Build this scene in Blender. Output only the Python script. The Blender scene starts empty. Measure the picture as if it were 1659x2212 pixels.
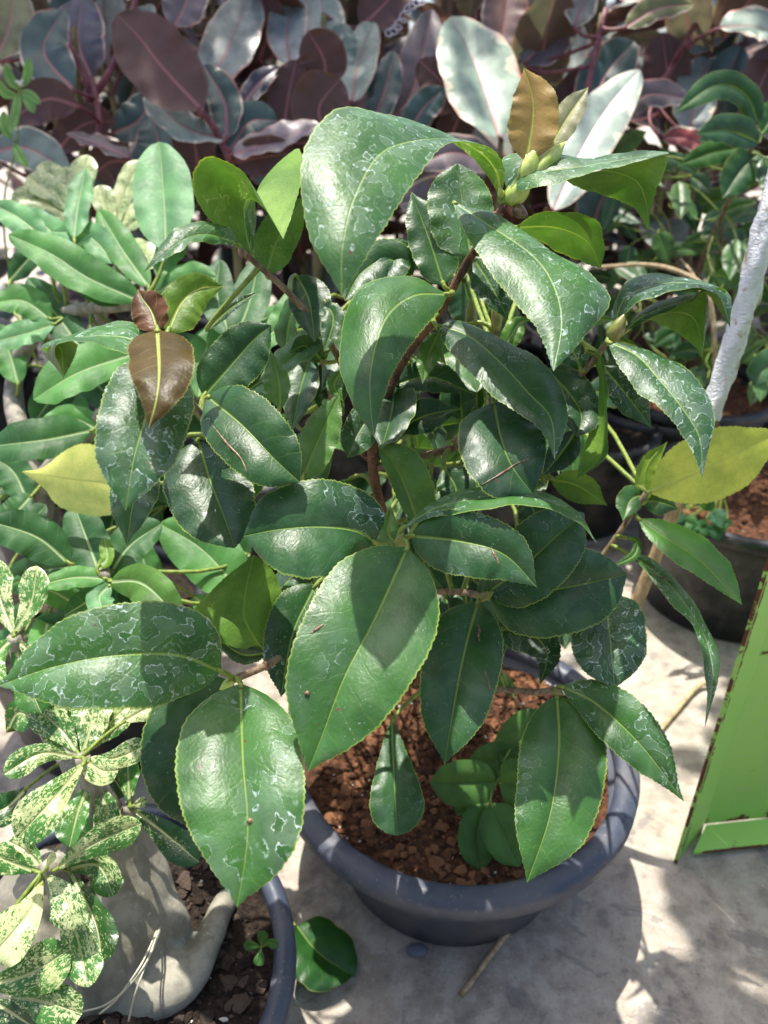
import bpy, math, random
import numpy as np
from mathutils import Vector, Matrix

R = math.radians
rnd = random.Random(7)

# ------------------------------------------------------------------ camera, sky, sun, exposure
scene = bpy.context.scene
CAMH, PITCH, F = 0.61, R(30), 1597.0          # metres, down tilt, focal length in pixels of a 1659 x 2212 frame
cam = bpy.data.cameras.new('camera')
cam_o = bpy.data.objects.new('camera', cam)
scene.collection.objects.link(cam_o)
cam_o.location = (0, 0, CAMH)
cam_o.rotation_euler = (R(90) - PITCH, 0, 0)
cam.sensor_fit = 'VERTICAL'
cam.sensor_height = 36
cam.lens = 26
cam.clip_start, cam.clip_end = 0.02, 200
cam.dof.use_dof = True
cam.dof.focus_distance = 0.385
cam.dof.aperture_fstop = 8.5
scene.camera = cam_o

SUN_EL, SUN_AZ = R(74), R(-22)                 # azimuth measured from +Y (away from the camera) towards +X
sun_dir = Vector((math.sin(SUN_AZ) * math.cos(SUN_EL), math.cos(SUN_AZ) * math.cos(SUN_EL), math.sin(SUN_EL)))
world = bpy.data.worlds.new('World')
scene.world = world
world.use_nodes = True
wn = world.node_tree
wn.nodes.clear()
w_out = wn.nodes.new('ShaderNodeOutputWorld')
w_bg = wn.nodes.new('ShaderNodeBackground')
w_sky = wn.nodes.new('ShaderNodeTexSky')
w_sky.sky_type = 'NISHITA'
w_sky.sun_disc = False
w_sky.sun_elevation = SUN_EL
w_sky.sun_rotation = SUN_AZ
w_sky.air_density = 0.8
w_sky.dust_density = 3.5
w_sky.ozone_density = 0.8
w_bg.inputs['Strength'].default_value = 0.14
wn.links.new(w_sky.outputs[0], w_bg.inputs[0])
wn.links.new(w_bg.outputs[0], w_out.inputs[0])
sun = bpy.data.lights.new('sun', 'SUN')
sun.energy = 3.6
sun.angle = R(0.5)
sun.color = (1.0, 0.95, 0.86)
sun_o = bpy.data.objects.new('sun', sun)
scene.collection.objects.link(sun_o)
sun_o.rotation_euler = sun_dir.to_track_quat('Z', 'Y').to_euler()
sun_o.location = (0, 0, 5)
scene.view_settings.view_transform = 'Standard'
scene.view_settings.look = 'None'
scene.view_settings.gamma = 1
scene.view_settings.exposure = 1.2
scene.cycles.max_bounces = 8
scene.cycles.transmission_bounces = 4
scene.cycles.use_denoising = True

# ------------------------------------------------------------------ pixel helpers
CR = np.array((1.0, 0, 0))
CU = np.array((0, math.sin(PITCH), math.cos(PITCH)))
CF = np.array((0, math.cos(PITCH), -math.sin(PITCH)))
CO = np.array((0, 0, CAMH))

def P(px, py, d):
    return CO + d * (CF + CR * ((px - 829.5) / F) - CU * ((py - 1106) / F))

def PZ(px, py, z):
    v = CF + CR * ((px - 829.5) / F) - CU * ((py - 1106) / F)
    return CO + v * ((z - CAMH) / v[2])

def spline(pts, n):
    """Catmull-Rom through pts (k x c), resampled to n points evenly by arc length of the first two columns."""
    p = np.asarray(pts, float)
    if len(p) == 2:
        t = np.linspace(0, 1, n)[:, None]
        return p[0] * (1 - t) + p[1] * t
    q = np.vstack([2 * p[0] - p[1], p, 2 * p[-1] - p[-2]])
    out = []
    for i in range(1, len(q) - 2):
        a, b, c, d = q[i - 1], q[i], q[i + 1], q[i + 2]
        for t in np.linspace(0, 1, 24, endpoint=False):
            out.append(0.5 * (2 * b + (c - a) * t + (2 * a - 5 * b + 4 * c - d) * t * t + (3 * b - a - 3 * c + d) * t ** 3))
    out.append(p[-1])
    out = np.array(out)
    k = 3 if p.shape[1] == 3 and np.abs(p).max() < 20 else 2
    s = np.concatenate([[0], np.cumsum(np.linalg.norm(np.diff(out[:, :k], axis=0), axis=1))])
    s /= s[-1]
    t = np.linspace(0, 1, n)
    return np.stack([np.interp(t, s, out[:, j]) for j in range(out.shape[1])], 1)

# ------------------------------------------------------------------ node helper
class NT:
    def __init__(self, name):
        self.m = bpy.data.materials.new(name)
        self.m.use_nodes = True
        self.t = self.m.node_tree
        self.t.nodes.clear()
        self.out = self.t.nodes.new('ShaderNodeOutputMaterial')
    def n(self, kind, **kw):
        nd = self.t.nodes.new(kind)
        for k, v in kw.items():
            setattr(nd, k, v)
        return nd
    def put(self, sock, v):
        if v is None:
            return
        if isinstance(v, bpy.types.NodeSocket):
            self.t.links.new(v, sock)
        else:
            if sock.type == 'RGBA' and not isinstance(v, (int, float)) and len(v) == 3:
                v = (*v, 1)
            sock.default_value = v
    def math(self, op, a, b=None, c=None, clamp=False):
        nd = self.n('ShaderNodeMath', operation=op, use_clamp=clamp)
        for s, v in zip(nd.inputs, (a, b, c)):
            self.put(s, v)
        return nd.outputs[0]
    def vmath(self, op, a, b=None):
        nd = self.n('ShaderNodeVectorMath', operation=op)
        self.put(nd.inputs[0], a)
        if b is not None:
            self.put(nd.inputs[1], b)
        return nd.outputs[0]
    def mix(self, f, a, b, mode='MIX'):
        nd = self.n('ShaderNodeMix', data_type='RGBA', blend_type=mode)
        self.put(nd.inputs[0], f)
        self.put(nd.inputs[6], a)
        self.put(nd.inputs[7], b)
        return nd.outputs[2]
    def mixf(self, f, a, b):
        nd = self.n('ShaderNodeMix', data_type='FLOAT')
        self.put(nd.inputs[0], f)
        self.put(nd.inputs[2], a)
        self.put(nd.inputs[3], b)
        return nd.outputs[0]
    def ramp(self, v, lo, hi, a=0.0, b=1.0):
        nd = self.n('ShaderNodeMapRange', interpolation_type='SMOOTHSTEP')
        for s, x in zip(nd.inputs, (v, lo, hi, a, b)):
            self.put(s, x)
        return nd.outputs[0]
    def noise(self, vec, scale, detail=2.0, rough=0.5, dist=0.0, color=False):
        nd = self.n('ShaderNodeTexNoise')
        self.put(nd.inputs['Vector'], vec)
        nd.inputs['Scale'].default_value = scale
        nd.inputs['Detail'].default_value = detail
        nd.inputs['Roughness'].default_value = rough
        nd.inputs['Distortion'].default_value = dist
        return nd.outputs[1 if color else 0]
    def voronoi(self, vec, scale, feature='F1', out=0):
        nd = self.n('ShaderNodeTexVoronoi', feature=feature)
        self.put(nd.inputs['Vector'], vec)
        nd.inputs['Scale'].default_value = scale
        return nd.outputs[out]
    def uv(self, name):
        nd = self.n('ShaderNodeUVMap', uv_map=name)
        return nd.outputs[0]
    def xyz(self, v):
        nd = self.n('ShaderNodeSeparateXYZ')
        self.put(nd.inputs[0], v)
        return nd.outputs
    def comb(self, x, y, z=0.0):
        nd = self.n('ShaderNodeCombineXYZ')
        for s, v in zip(nd.inputs, (x, y, z)):
            self.put(s, v)
        return nd.outputs[0]
    def obj(self):
        return self.n('ShaderNodeTexCoord').outputs['Object']
    def bump(self, h, strength=0.3, dist=0.001):
        nd = self.n('ShaderNodeBump')
        nd.inputs['Strength'].default_value = strength
        nd.inputs['Distance'].default_value = dist
        self.put(nd.inputs['Height'], h)
        return nd.outputs[0]
    def bsdf(self, color, rough, normal=None, spec=0.5, metallic=0.0, **kw):
        nd = self.n('ShaderNodeBsdfPrincipled')
        self.put(nd.inputs['Base Color'], color)
        self.put(nd.inputs['Roughness'], rough)
        self.put(nd.inputs['Specular IOR Level'], spec)
        self.put(nd.inputs['Metallic'], metallic)
        for k, v in kw.items():
            self.put(nd.inputs[k], v)
        if normal is not None:
            self.put(nd.inputs['Normal'], normal)
        return nd.outputs[0]
    def done(self, shader):
        self.t.links.new(shader, self.out.inputs[0])
        return self.m

def leaf_material(name, rough=0.3, trans=0.2, tmul=(4.5, 3.6, 1.2), under_mul=(4.5, 2.6, 1.6), under_add=(0.01, 0.015, 0.0),
                  under=None, mid=(0.20, 0.30, 0.06), mid_w=0.0011, vein_gap=0.009, vein_slant=0.75, vein_col=0.25,
                  edge=None, residue=False, kind='plain', spec=0.5, pucker=1.0, vein_h=0.10):
    """A leaf: colour from the object, midrib and side veins from the leaf's own coordinates, a paler underside and some light let through."""
    t = NT(name)
    info = t.n('ShaderNodeObjectInfo')
    col, amount, rand = info.outputs['Color'], info.outputs['Alpha'], info.outputs['Random']
    u = t.xyz(t.uv('uv'))
    m = t.uv('met')
    mx = t.xyz(m)
    ay = t.math('ABSOLUTE', mx[1])
    asd = t.math('ABSOLUTE', u[1])
    off = t.math('MULTIPLY', rand, 37.0)
    pos = t.vmath('ADD', m, t.comb(off, off, off))
    n1 = t.noise(pos, 45, 3)
    n2 = t.noise(pos, 260, 2)
    base = t.mix(t.ramp(n1, 0.3, 0.7), t.mix(1.0, col, (0.72, 0.74, 0.75), 'MULTIPLY'), t.mix(1.0, col, (1.25, 1.2, 1.15), 'MULTIPLY'))
    film = None
    if kind == 'mottled':
        # cream sectors and speckles of a variegated leaf
        st = t.vmath('MULTIPLY', pos, (1.0, 1.6, 1.0))
        f1 = t.noise(st, 480, 4, 0.66, 0.8)
        f2 = t.noise(pos, 70, 3, 0.55)
        f = t.math('ADD', t.math('MULTIPLY', f1, 0.72), t.math('MULTIPLY', f2, 0.43))
        thr = t.math('SUBTRACT', 0.735, t.math('MULTIPLY', amount, 0.225))
        patch = t.ramp(t.math('SUBTRACT', f, thr), -0.045, 0.05)
        cream = t.mix(t.noise(pos, 35, 1), (0.60, 0.64, 0.40), (0.50, 0.59, 0.24))
        base = t.mix(patch, base, cream)
    if kind == 'ficus':
        # grey-green centre, cream and salmon margin, wider where the noise says so
        e = t.math('ADD', asd, t.math('MULTIPLY', t.math('SUBTRACT', t.noise(t.vmath('MULTIPLY', pos, (1.0, 0.25, 1.0)), 60, 3), 0.5), 1.3))
        lim = t.math('SUBTRACT', 1.35, t.math('MULTIPLY', amount, 0.75))
        patch = t.ramp(t.math('SUBTRACT', e, lim), -0.03, 0.06)
        base = t.mix(patch, base, t.mix(t.noise(pos, 20, 2), (0.62, 0.66, 0.46), (0.66, 0.52, 0.42)))
        rim = t.math('MULTIPLY', t.ramp(t.math('ADD', asd, t.math('MULTIPLY', t.noise(pos, 40, 2), 0.14)), 0.95, 1.03), t.ramp(t.noise(pos, 18, 2), 0.34, 0.60))
        base = t.mix(rim, base, t.mix(t.ramp(t.noise(pos, 30, 1), 0.4, 0.6), (0.55, 0.24, 0.19), (0.62, 0.52, 0.40)))
    # veins
    q = t.math('SUBTRACT', mx[0], t.math('MULTIPLY', ay, vein_slant))
    q = t.math('ADD', q, t.math('MULTIPLY', t.noise(pos, 90, 1), 0.006))
    fr = t.math('ABSOLUTE', t.math('SUBTRACT', t.math('FRACT', t.math('DIVIDE', q, vein_gap)), 0.5))
    vein = t.math('MULTIPLY', t.ramp(fr, 0.0, 0.07, 1.0, 0.0), t.ramp(t.noise(pos, 70, 2), 0.36, 0.62))
    mw = t.math('MULTIPLY', t.math('SUBTRACT', 1.12, u[0]), mid_w)
    rib = t.ramp(t.math('SUBTRACT', ay, mw), -0.0002, 0.0003, 1.0, 0.0)
    base = t.mix(t.math('MULTIPLY', vein, vein_col), base, mid)
    base = t.mix(t.math('MULTIPLY', rib, 0.85), base, mid)
    if edge:
        base = t.mix(t.math('MULTIPLY', t.ramp(asd, 0.955, 0.99), 0.75), base, edge)
    ro = t.math('ADD', rough, t.math('MULTIPLY', t.math('SUBTRACT', n2, 0.5), 0.30))
    if residue:
        # dried hard-water spots: pale rings with a faint film inside, a dusting of specks, a few brown nicks
        wob = t.vmath('ADD', pos, t.vmath('MULTIPLY', t.vmath('SUBTRACT', t.noise(pos, 420, 3, 0.6, 0, True), (0.5, 0.5, 0.5)), (0.0045, 0.0045, 0)))
        r1 = t.noise(wob, 135, 0.6, 0.4)
        band = t.noise(pos, 28, 1)
        w = t.math('ADD', -0.006, t.math('MULTIPLY', t.noise(pos, 260, 2), 0.026))
        ring = t.ramp(t.math('SUBTRACT', t.math('ABSOLUTE', t.math('SUBTRACT', r1, 0.56)), w), -0.006, 0.008, 1.0, 0.0)
        ring2 = t.ramp(t.math('SUBTRACT', t.math('ABSOLUTE', t.math('SUBTRACT', r1, 0.40)), w), -0.006, 0.008, 1.0, 0.0)
        ring = t.math('MAXIMUM', ring, t.math('MULTIPLY', ring2, 0.3))
        inside = t.ramp(r1, 0.55, 0.58)
        where = t.ramp(t.math('ADD', band, t.math('SUBTRACT', amount, 0.5)), 0.44, 0.56)
        broke = t.ramp(t.noise(pos, 300, 2), 0.33, 0.52)
        ring = t.math('MULTIPLY', t.math('MULTIPLY', ring, where), broke)
        speck = t.math('MULTIPLY', t.ramp(t.noise(pos, 900, 2), 0.66, 0.74), t.ramp(t.noise(pos, 60, 2), 0.42, 0.62))
        dust = t.math('MULTIPLY', t.ramp(t.noise(pos, 38, 6, 0.72), 0.42, 0.75), 0.075)
        film = t.math('MULTIPLY', t.math('MULTIPLY', inside, where), 0.07)
        white = t.math('MAXIMUM', t.math('MULTIPLY', ring, 0.85), t.math('MAXIMUM', t.math('MULTIPLY', speck, 0.40), t.math('ADD', film, dust)), clamp=True)
        clean = t.ramp(amount, 0.0, 0.12)
        white = t.math('MULTIPLY', white, clean)
        base = t.mix(white, base, (0.44, 0.56, 0.55))
        nick = t.math('MULTIPLY', t.ramp(t.voronoi(pos, 75), 0.07, 0.05), t.ramp(t.noise(pos, 30, 0), 0.60, 0.66))
        nick = t.math('MULTIPLY', nick, clean)
        base = t.mix(nick, base, (0.10, 0.045, 0.03))
        ro = t.math('ADD', ro, t.math('MULTIPLY', white, 0.35))
    # surface relief
    h = t.math('ADD', t.math('MULTIPLY', vein, -vein_h), t.math('MULTIPLY', rib, -0.5))
    h = t.math('ADD', h, t.math('MULTIPLY', t.noise(pos, 110, 3), 0.80 * pucker))
    h = t.math('ADD', h, t.math('MULTIPLY', t.noise(pos, 620, 2), 0.34 * pucker))
    if residue:
        h = t.math('ADD', h, t.math('MULTIPLY', white, 0.10))
    nrm = t.bump(h, 0.45, 0.0013)
    top = t.bsdf(base, ro, nrm, spec)
    if under is None:
        ucol = t.vmath('ADD', t.vmath('MULTIPLY', col, under_mul), under_add)
    else:
        ucol = t.mix(t.ramp(n1, 0.3, 0.7), under, t.mix(1.0, under, (0.7, 0.7, 0.7), 'MULTIPLY'))
    net = t.ramp(t.voronoi(pos, 150, 'DISTANCE_TO_EDGE'), 0.0, 0.07, 1.0, 0.0)
    ucol = t.mix(t.math('MULTIPLY', net, 0.28), ucol, t.mix(1.0, ucol, (0.45, 0.5, 0.4), 'MULTIPLY'))
    ucol = t.mix(t.ramp(n1, 0.35, 0.7), t.mix(1.0, ucol, (0.75, 0.8, 0.8), 'MULTIPLY'), t.mix(1.0, ucol, (1.2, 1.12, 1.1), 'MULTIPLY'))
    ucol = t.mix(t.math('MULTIPLY', vein, 0.22), ucol, t.mix(0.5, ucol, mid))
    ucol = t.mix(t.math('MULTIPLY', rib, 0.7), ucol, mid)
    bot = t.bsdf(ucol, 0.55, nrm, 0.35)
    geo = t.n('ShaderNodeNewGeometry')
    two = t.n('ShaderNodeMixShader')
    t.put(two.inputs[0], geo.outputs['Backfacing'])
    t.put(two.inputs[1], top)
    t.put(two.inputs[2], bot)
    tc = t.vmath('MINIMUM', t.vmath('MULTIPLY', base, tmul), (0.85, 0.9, 0.5))
    tr = t.n('ShaderNodeBsdfTranslucent')
    t.put(tr.inputs[0], tc)
    fin = t.n('ShaderNodeMixShader')
    fin.inputs[0].default_value = trans
    t.put(fin.inputs[1], two.outputs[0])
    t.put(fin.inputs[2], tr.outputs[0])
    return t.done(fin.outputs[0])

M = {}
M['camellia'] = leaf_material('camellia_leaf', 0.40, 0.15, spec=0.38, tmul=(3.6, 3.2, 1.0), under_mul=(3.4, 2.1, 1.4), mid=(0.17, 0.27, 0.06), mid_w=0.0007, edge=(0.22, 0.30, 0.05), residue=True, vein_gap=0.012, vein_col=0.12)
M['young'] = leaf_material('young_leaf', 0.45, 0.34, spec=0.32, tmul=(1.7, 1.7, 1.4), under_mul=(1.5, 1.35, 1.2), mid=(0.42, 0.48, 0.14), edge=(0.30, 0.32, 0.08), vein_gap=0.009, vein_col=0.18, mid_w=0.0008)
M['adenium'] = leaf_material('desert_rose_leaf', 0.52, 0.25, spec=0.28, tmul=(3.2, 2.8, 1.4), under_mul=(2.2, 1.7, 1.6), mid=(0.30, 0.42, 0.22), mid_w=0.0011, vein_gap=0.0075, vein_slant=0.35, vein_col=0.16)
M['mottled'] = leaf_material('variegated_leaf', 0.34, 0.25, tmul=(1.7, 1.7, 1.1), under_mul=(2.5, 2.0, 1.5), mid=(0.45, 0.48, 0.25), mid_w=0.0010, vein_gap=0.0065, vein_slant=0.35, vein_col=0.15, kind='mottled')
M['ficus'] = leaf_material('rubber_leaf', 0.38, 0.12, tmul=(1.8, 1.6, 1.0), under=(0.135, 0.066, 0.062), mid=(0.36, 0.14, 0.15), mid_w=0.0022, vein_gap=0.006, vein_slant=0.25, vein_col=0.06, kind='ficus', pucker=0.5)
M['weed'] = leaf_material('seedling_leaf', 0.55, 0.30, tmul=(2.4, 2.0, 1.0), under_mul=(1.4, 1.2, 1.2), mid=(0.10, 0.20, 0.05), mid_w=0.0005, vein_gap=0.007, vein_slant=0.9, vein_col=0.15, spec=0.3)

def bark_material(name, a, b, scale=160, rough=0.75):
    t = NT(name)
    o = t.obj()
    n = t.noise(t.vmath('MULTIPLY', o, (1, 1, 0.35)), scale, 4, 0.62)
    n2 = t.noise(o, scale * 4, 2)
    c = t.mix(t.ramp(n, 0.35, 0.65), a, b)
    c = t.mix(t.math('MULTIPLY', t.ramp(n2, 0.62, 0.75), 0.5), c, (0.45, 0.40, 0.32))
    return t.done(t.bsdf(c, rough, t.bump(t.math('ADD', n, t.math('MULTIPLY', n2, 0.3)), 0.7, 0.0015), 0.3))

M['bark'] = bark_material('camellia_bark', (0.05, 0.028, 0.018), (0.20, 0.10, 0.055))
M['twig'] = bark_material('young_twig', (0.11, 0.07, 0.04), (0.26, 0.20, 0.13), 260)
M['petiole'] = bark_material('petiole_green', (0.13, 0.20, 0.03), (0.24, 0.30, 0.06), 200, 0.4)
M['red_stem'] = bark_material('red_stem', (0.12, 0.03, 0.045), (0.22, 0.07, 0.08), 90, 0.45)
M['olive_stem'] = bark_material('olive_stem', (0.10, 0.10, 0.03), (0.20, 0.15, 0.07), 90, 0.6)
M['dry'] = bark_material('dry_stick', (0.30, 0.21, 0.11), (0.48, 0.37, 0.22), 220, 0.7)
M['caudex'] = bark_material('caudex_skin', (0.17, 0.16, 0.125), (0.30, 0.285, 0.23), 60, 0.65)
M['grey_stem'] = bark_material('grey_stem', (0.16, 0.15, 0.12), (0.34, 0.31, 0.26), 120, 0.7)
M['root'] = bark_material('fine_root', (0.38, 0.37, 0.28), (0.52, 0.50, 0.40), 120, 0.7)

def bud_material(name, a, b):
    t = NT(name)
    o = t.obj()
    z = t.noise(t.vmath('MULTIPLY', o, (1, 1, 0.4)), 420, 3)
    return t.done(t.bsdf(t.mix(t.ramp(z, 0.35, 0.65), a, b), 0.35, t.bump(z, 0.3, 0.0008), 0.5, **{'Subsurface Weight': 0.15, 'Subsurface Radius': (0.004, 0.006, 0.001)}))
M['bud'] = bud_material('bud_scales', (0.17, 0.21, 0.04), (0.26, 0.22, 0.08))
M['fresh_bud'] = bud_material('fresh_bud', (0.40, 0.52, 0.09), (0.54, 0.60, 0.20))
M['scar'] = bud_material('brown_scar', (0.10, 0.055, 0.03), (0.26, 0.17, 0.10))

def plastic(name, col, rough):
    t = NT(name)
    o = t.obj()
    n = t.noise(o, 25, 4, 0.6)
    sc = t.noise(t.vmath('MULTIPLY', o, (1, 1, 6)), 40, 3, 0.7)
    dust = t.ramp(n, 0.42, 0.72)
    c = t.mix(t.math('MULTIPLY', dust, 0.22), col, (0.30, 0.26, 0.22))
    c = t.mix(t.math('MULTIPLY', t.ramp(t.noise(o, 300, 2), 0.64, 0.72), 0.3), c, (0.30, 0.27, 0.24))
    r = t.math('ADD', rough, t.math('MULTIPLY', dust, 0.25))
    return t.done(t.bsdf(c, r, t.bump(t.math('ADD', n, sc), 0.12, 0.002), 0.5))
M['pot'] = plastic('pot_plastic', (0.046, 0.058, 0.088), 0.42)
M['black_pot'] = plastic('black_pot_plastic', (0.014, 0.016, 0.022), 0.42)

def soil_material(name, a, b, c):
    t = NT(name)
    o = t.obj()
    v = t.n('ShaderNodeAttribute', attribute_name='tone').outputs['Fac']
    n = t.noise(o, 180, 4, 0.65)
    col = t.mix(t.ramp(n, 0.35, 0.65), a, b)
    col = t.mix(t.ramp(v, 0.0, 0.5), col, t.mix(n, b, c))
    col = t.mix(t.ramp(v, 0.93, 0.94), col, (0.62, 0.58, 0.52))
    return t.done(t.bsdf(col, 0.9, t.bump(t.noise(o, 500, 4, 0.7), 0.9, 0.003), 0.2))
M['soil'] = soil_material('red_soil', (0.045, 0.022, 0.014), (0.15, 0.065, 0.032), (0.36, 0.17, 0.085))
M['dark_soil'] = soil_material('bark_soil', (0.016, 0.011, 0.009), (0.045, 0.031, 0.023), (0.14, 0.105, 0.08))

def concrete():
    t = NT('concrete')
    o = t.obj()
    a = t.noise(o, 7, 5, 0.6, 0.4)
    b = t.noise(o, 45, 5, 0.65)
    c = t.noise(o, 380, 3, 0.6)
    d = t.noise(o, 2.2, 3, 0.5)
    col = t.mix(t.ramp(a, 0.3, 0.7), (0.27, 0.235, 0.195), (0.41, 0.355, 0.29))
    col = t.mix(t.math('MULTIPLY', t.ramp(b, 0.46, 0.62), 0.7), col, (0.46, 0.42, 0.36))
    col = t.mix(t.math('MULTIPLY', t.ramp(b, 0.47, 0.34), 0.65), col, (0.18, 0.165, 0.15))
    col = t.mix(t.math('MULTIPLY', t.ramp(d, 0.5, 0.7), 0.35), col, (0.20, 0.185, 0.17))
    col = t.mix(t.math('MULTIPLY', t.ramp(c, 0.58, 0.72), 0.55), col, (0.12, 0.11, 0.10))
    col = t.mix(t.math('MULTIPLY', t.ramp(c, 0.40, 0.30), 0.45), col, (0.56, 0.52, 0.47))
    stain = t.math('MULTIPLY', t.ramp(t.noise(o, 16, 4, 0.7, 1.0), 0.56, 0.62), 0.5)
    col = t.mix(stain, col, (0.13, 0.13, 0.135))
    h = t.math('ADD', t.math('MULTIPLY', b, 0.6), t.math('MULTIPLY', c, 0.5))
    return t.done(t.bsdf(col, 0.82, t.bump(h, 0.55, 0.003), 0.35))
M['concrete'] = concrete()

def green_paint():
    t = NT('green_enamel')
    o = t.obj()
    n = t.noise(o, 34, 5, 0.7, 0.3)
    n2 = t.noise(o, 9, 3)
    e = t.n('ShaderNodeAttribute', attribute_name='edge').outputs['Fac']
    rust = t.ramp(t.math('ADD', n, t.math('MULTIPLY', e, 0.20)), 0.66, 0.71)
    col = t.mix(n2, (0.27, 0.56, 0.10), (0.36, 0.66, 0.15))
    col = t.mix(t.math('MULTIPLY', t.ramp(t.noise(o, 120, 3), 0.5, 0.75), 0.22), col, (0.40, 0.52, 0.30))
    col = t.mix(rust, col, t.mix(t.noise(o, 160, 3), (0.05, 0.022, 0.014), (0.20, 0.075, 0.03)))
    ro = t.mixf(rust, 0.42, 0.9)
    return t.done(t.bsdf(col, ro, t.bump(t.math('SUBTRACT', t.math('MULTIPLY', n2, 0.4), rust), 0.35, 0.0012), 0.45))
M['green'] = green_paint()

def wrap_mat():
    t = NT('white_plastic_wrap')
    o = t.obj()
    n = t.noise(t.vmath('MULTIPLY', o, (1, 1, 0.5)), 120, 4, 0.6, 0.8)
    worn = t.ramp(n, 0.60, 0.70)
    col = t.mix(worn, (0.74, 0.75, 0.78), (0.46, 0.33, 0.20))
    return t.done(t.bsdf(col, 0.28, t.bump(t.noise(t.vmath('MULTIPLY', o, (1, 1, 2.0)), 190, 4, 0.6, 1.2), 0.8, 0.003), 0.5))
M['wrap'] = wrap_mat()

def simple(name, col, rough, sc=120, amp=0.35):
    t = NT(name)
    o = t.obj()
    n = t.noise(o, sc, 4, 0.6)
    c = t.mix(n, tuple(x * (1 - amp) for x in col), tuple(min(1, x * (1 + amp)) for x in col))
    return t.done(t.bsdf(c, rough, t.bump(n, 0.4, 0.002), 0.4))
M['stone'] = simple('blue_grey_stone', (0.13, 0.15, 0.19), 0.7)
M['flower'] = simple('white_floret', (0.6, 0.62, 0.5), 0.6)
M['silver'] = simple('silver_thread', (0.5, 0.48, 0.56), 0.35)

# ------------------------------------------------------------------ object helpers
COL = scene.collection

def tag(o, label=None, cat=None, group=None, kind=None):
    if label: o['label'] = label
    if cat: o['category'] = cat
    if group: o['group'] = group
    if kind: o['kind'] = kind
    return o

def thing(name, loc, label, cat, group=None):
    o = bpy.data.objects.new(name, None)
    COL.objects.link(o)
    o.location = loc
    o.empty_display_size = 0.05
    return tag(o, label, cat, group)

def link_mesh(name, verts, faces, mat, parent=None, origin=None, smooth=True, mats=None, mi=None):
    verts = np.asarray(verts, float)
    org = np.zeros(3) if origin is None else np.asarray(origin, float)
    me = bpy.data.meshes.new(name)
    me.from_pydata((verts - org).tolist(), [], faces)
    for m in (mats or [mat]):
        me.materials.append(m)
    if mi is not None:
        me.polygons.foreach_set('material_index', np.asarray(mi, dtype=np.int32))
    if smooth:
        me.polygons.foreach_set('use_smooth', np.ones(len(me.polygons), dtype=bool))
    me.update()
    o = bpy.data.objects.new(name, me)
    COL.objects.link(o)
    if parent is not None:
        o.parent = parent
        o.location = org - np.array(parent['_abs']) if '_abs' in parent else org - np.array(parent.location)
    else:
        o.location = org
    return o

def tube_data(pts, radii, seg=8, n=None, wob=0.0, seed=0):
    pts = np.asarray(pts, float)
    n = n or max(6, len(pts) * 6)
    r = np.interp(np.linspace(0, 1, n), np.linspace(0, 1, len(radii)), radii)
    c = spline(pts, n) if len(pts) > 2 else pts[0] + np.linspace(0, 1, n)[:, None] * (pts[1] - pts[0])
    rs = np.random.RandomState(seed)
    if wob:
        r = r * (1 + wob * rs.uniform(-1, 1, n))
    tang = np.gradient(c, axis=0)
    tang /= np.linalg.norm(tang, axis=1)[:, None] + 1e-12
    ref = np.array((0.3, 0.1, 1.0)) if abs(tang[0][2]) < 0.8 else np.array((1.0, 0.2, 0.1))
    V, Fc = [], []
    a = np.cross(tang[0], ref)
    a /= np.linalg.norm(a)
    for i in range(n):
        a = a - tang[i] * a.dot(tang[i])
        a /= np.linalg.norm(a) + 1e-12
        b = np.cross(tang[i], a)
        for k in range(seg):
            th = 2 * math.pi * k / seg
            rr = r[i] * (1 + (wob * 0.7 * rs.uniform(-1, 1) if wob else 0))
            V.append(c[i] + rr * (math.cos(th) * a + math.sin(th) * b))
    for i in range(n - 1):
        for k in range(seg):
            k2 = (k + 1) % seg
            Fc.append((i * seg + k, i * seg + k2, (i + 1) * seg + k2, (i + 1) * seg + k))
    Fc.append(tuple(reversed(range(seg))))
    Fc.append(tuple((n - 1) * seg + k for k in range(seg)))
    return V, Fc, c

def tube(name, pts, radii, mat, parent=None, seg=8, n=None, wob=0.06, seed=1, origin=None):
    V, Fc, c = tube_data(pts, radii, seg, n, wob, seed)
    o = link_mesh(name, V, Fc, mat, parent, c[0] if origin is None else origin)
    return o, c

PROF = {
    'camellia': ([0, .04, .12, .25, .40, .55, .70, .82, .90, .96, 1], [0.02, .24, .56, .88, 1, .94, .72, .42, .20, .075, 0.0]),
    'broad': ([0, .03, .10, .22, .38, .55, .72, .85, .92, .965, 1], [0.02, .32, .68, .94, 1, .95, .77, .46, .23, .09, 0.0]),
    'round': ([0, .03, .10, .25, .45, .65, .80, .89, .945, .98, 1], [0.02, .30, .66, .93, 1, .94, .76, .51, .27, .10, 0.0]),
    'topheavy': ([0, .03, .10, .25, .45, .65, .85, .95, 1], [0.06, .55, .86, 1, .95, .66, .28, .08, 0.0]),
    'narrow': ([0, .05, .2, .4, .6, .8, .92, 1], [0.02, .2, .68, 1, .92, .55, .2, 0.0]),
    'obovate': ([0, .1, .25, .45, .62, .76, .87, .94, .98, 1], [0.05, .22, .46, .76, .96, 1, .84, .56, .28, 0.0]),
    'elliptic': ([0, .04, .12, .28, .5, .7, .85, .93, .98, 1], [0.03, .30, .62, .92, 1, .93, .68, .44, .2, 0.0]),
    'ovate': ([0, .05, .15, .3, .5, .7, .87, 1], [0.03, .5, .88, 1, .88, .58, .24, 0.0]),
}

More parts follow.
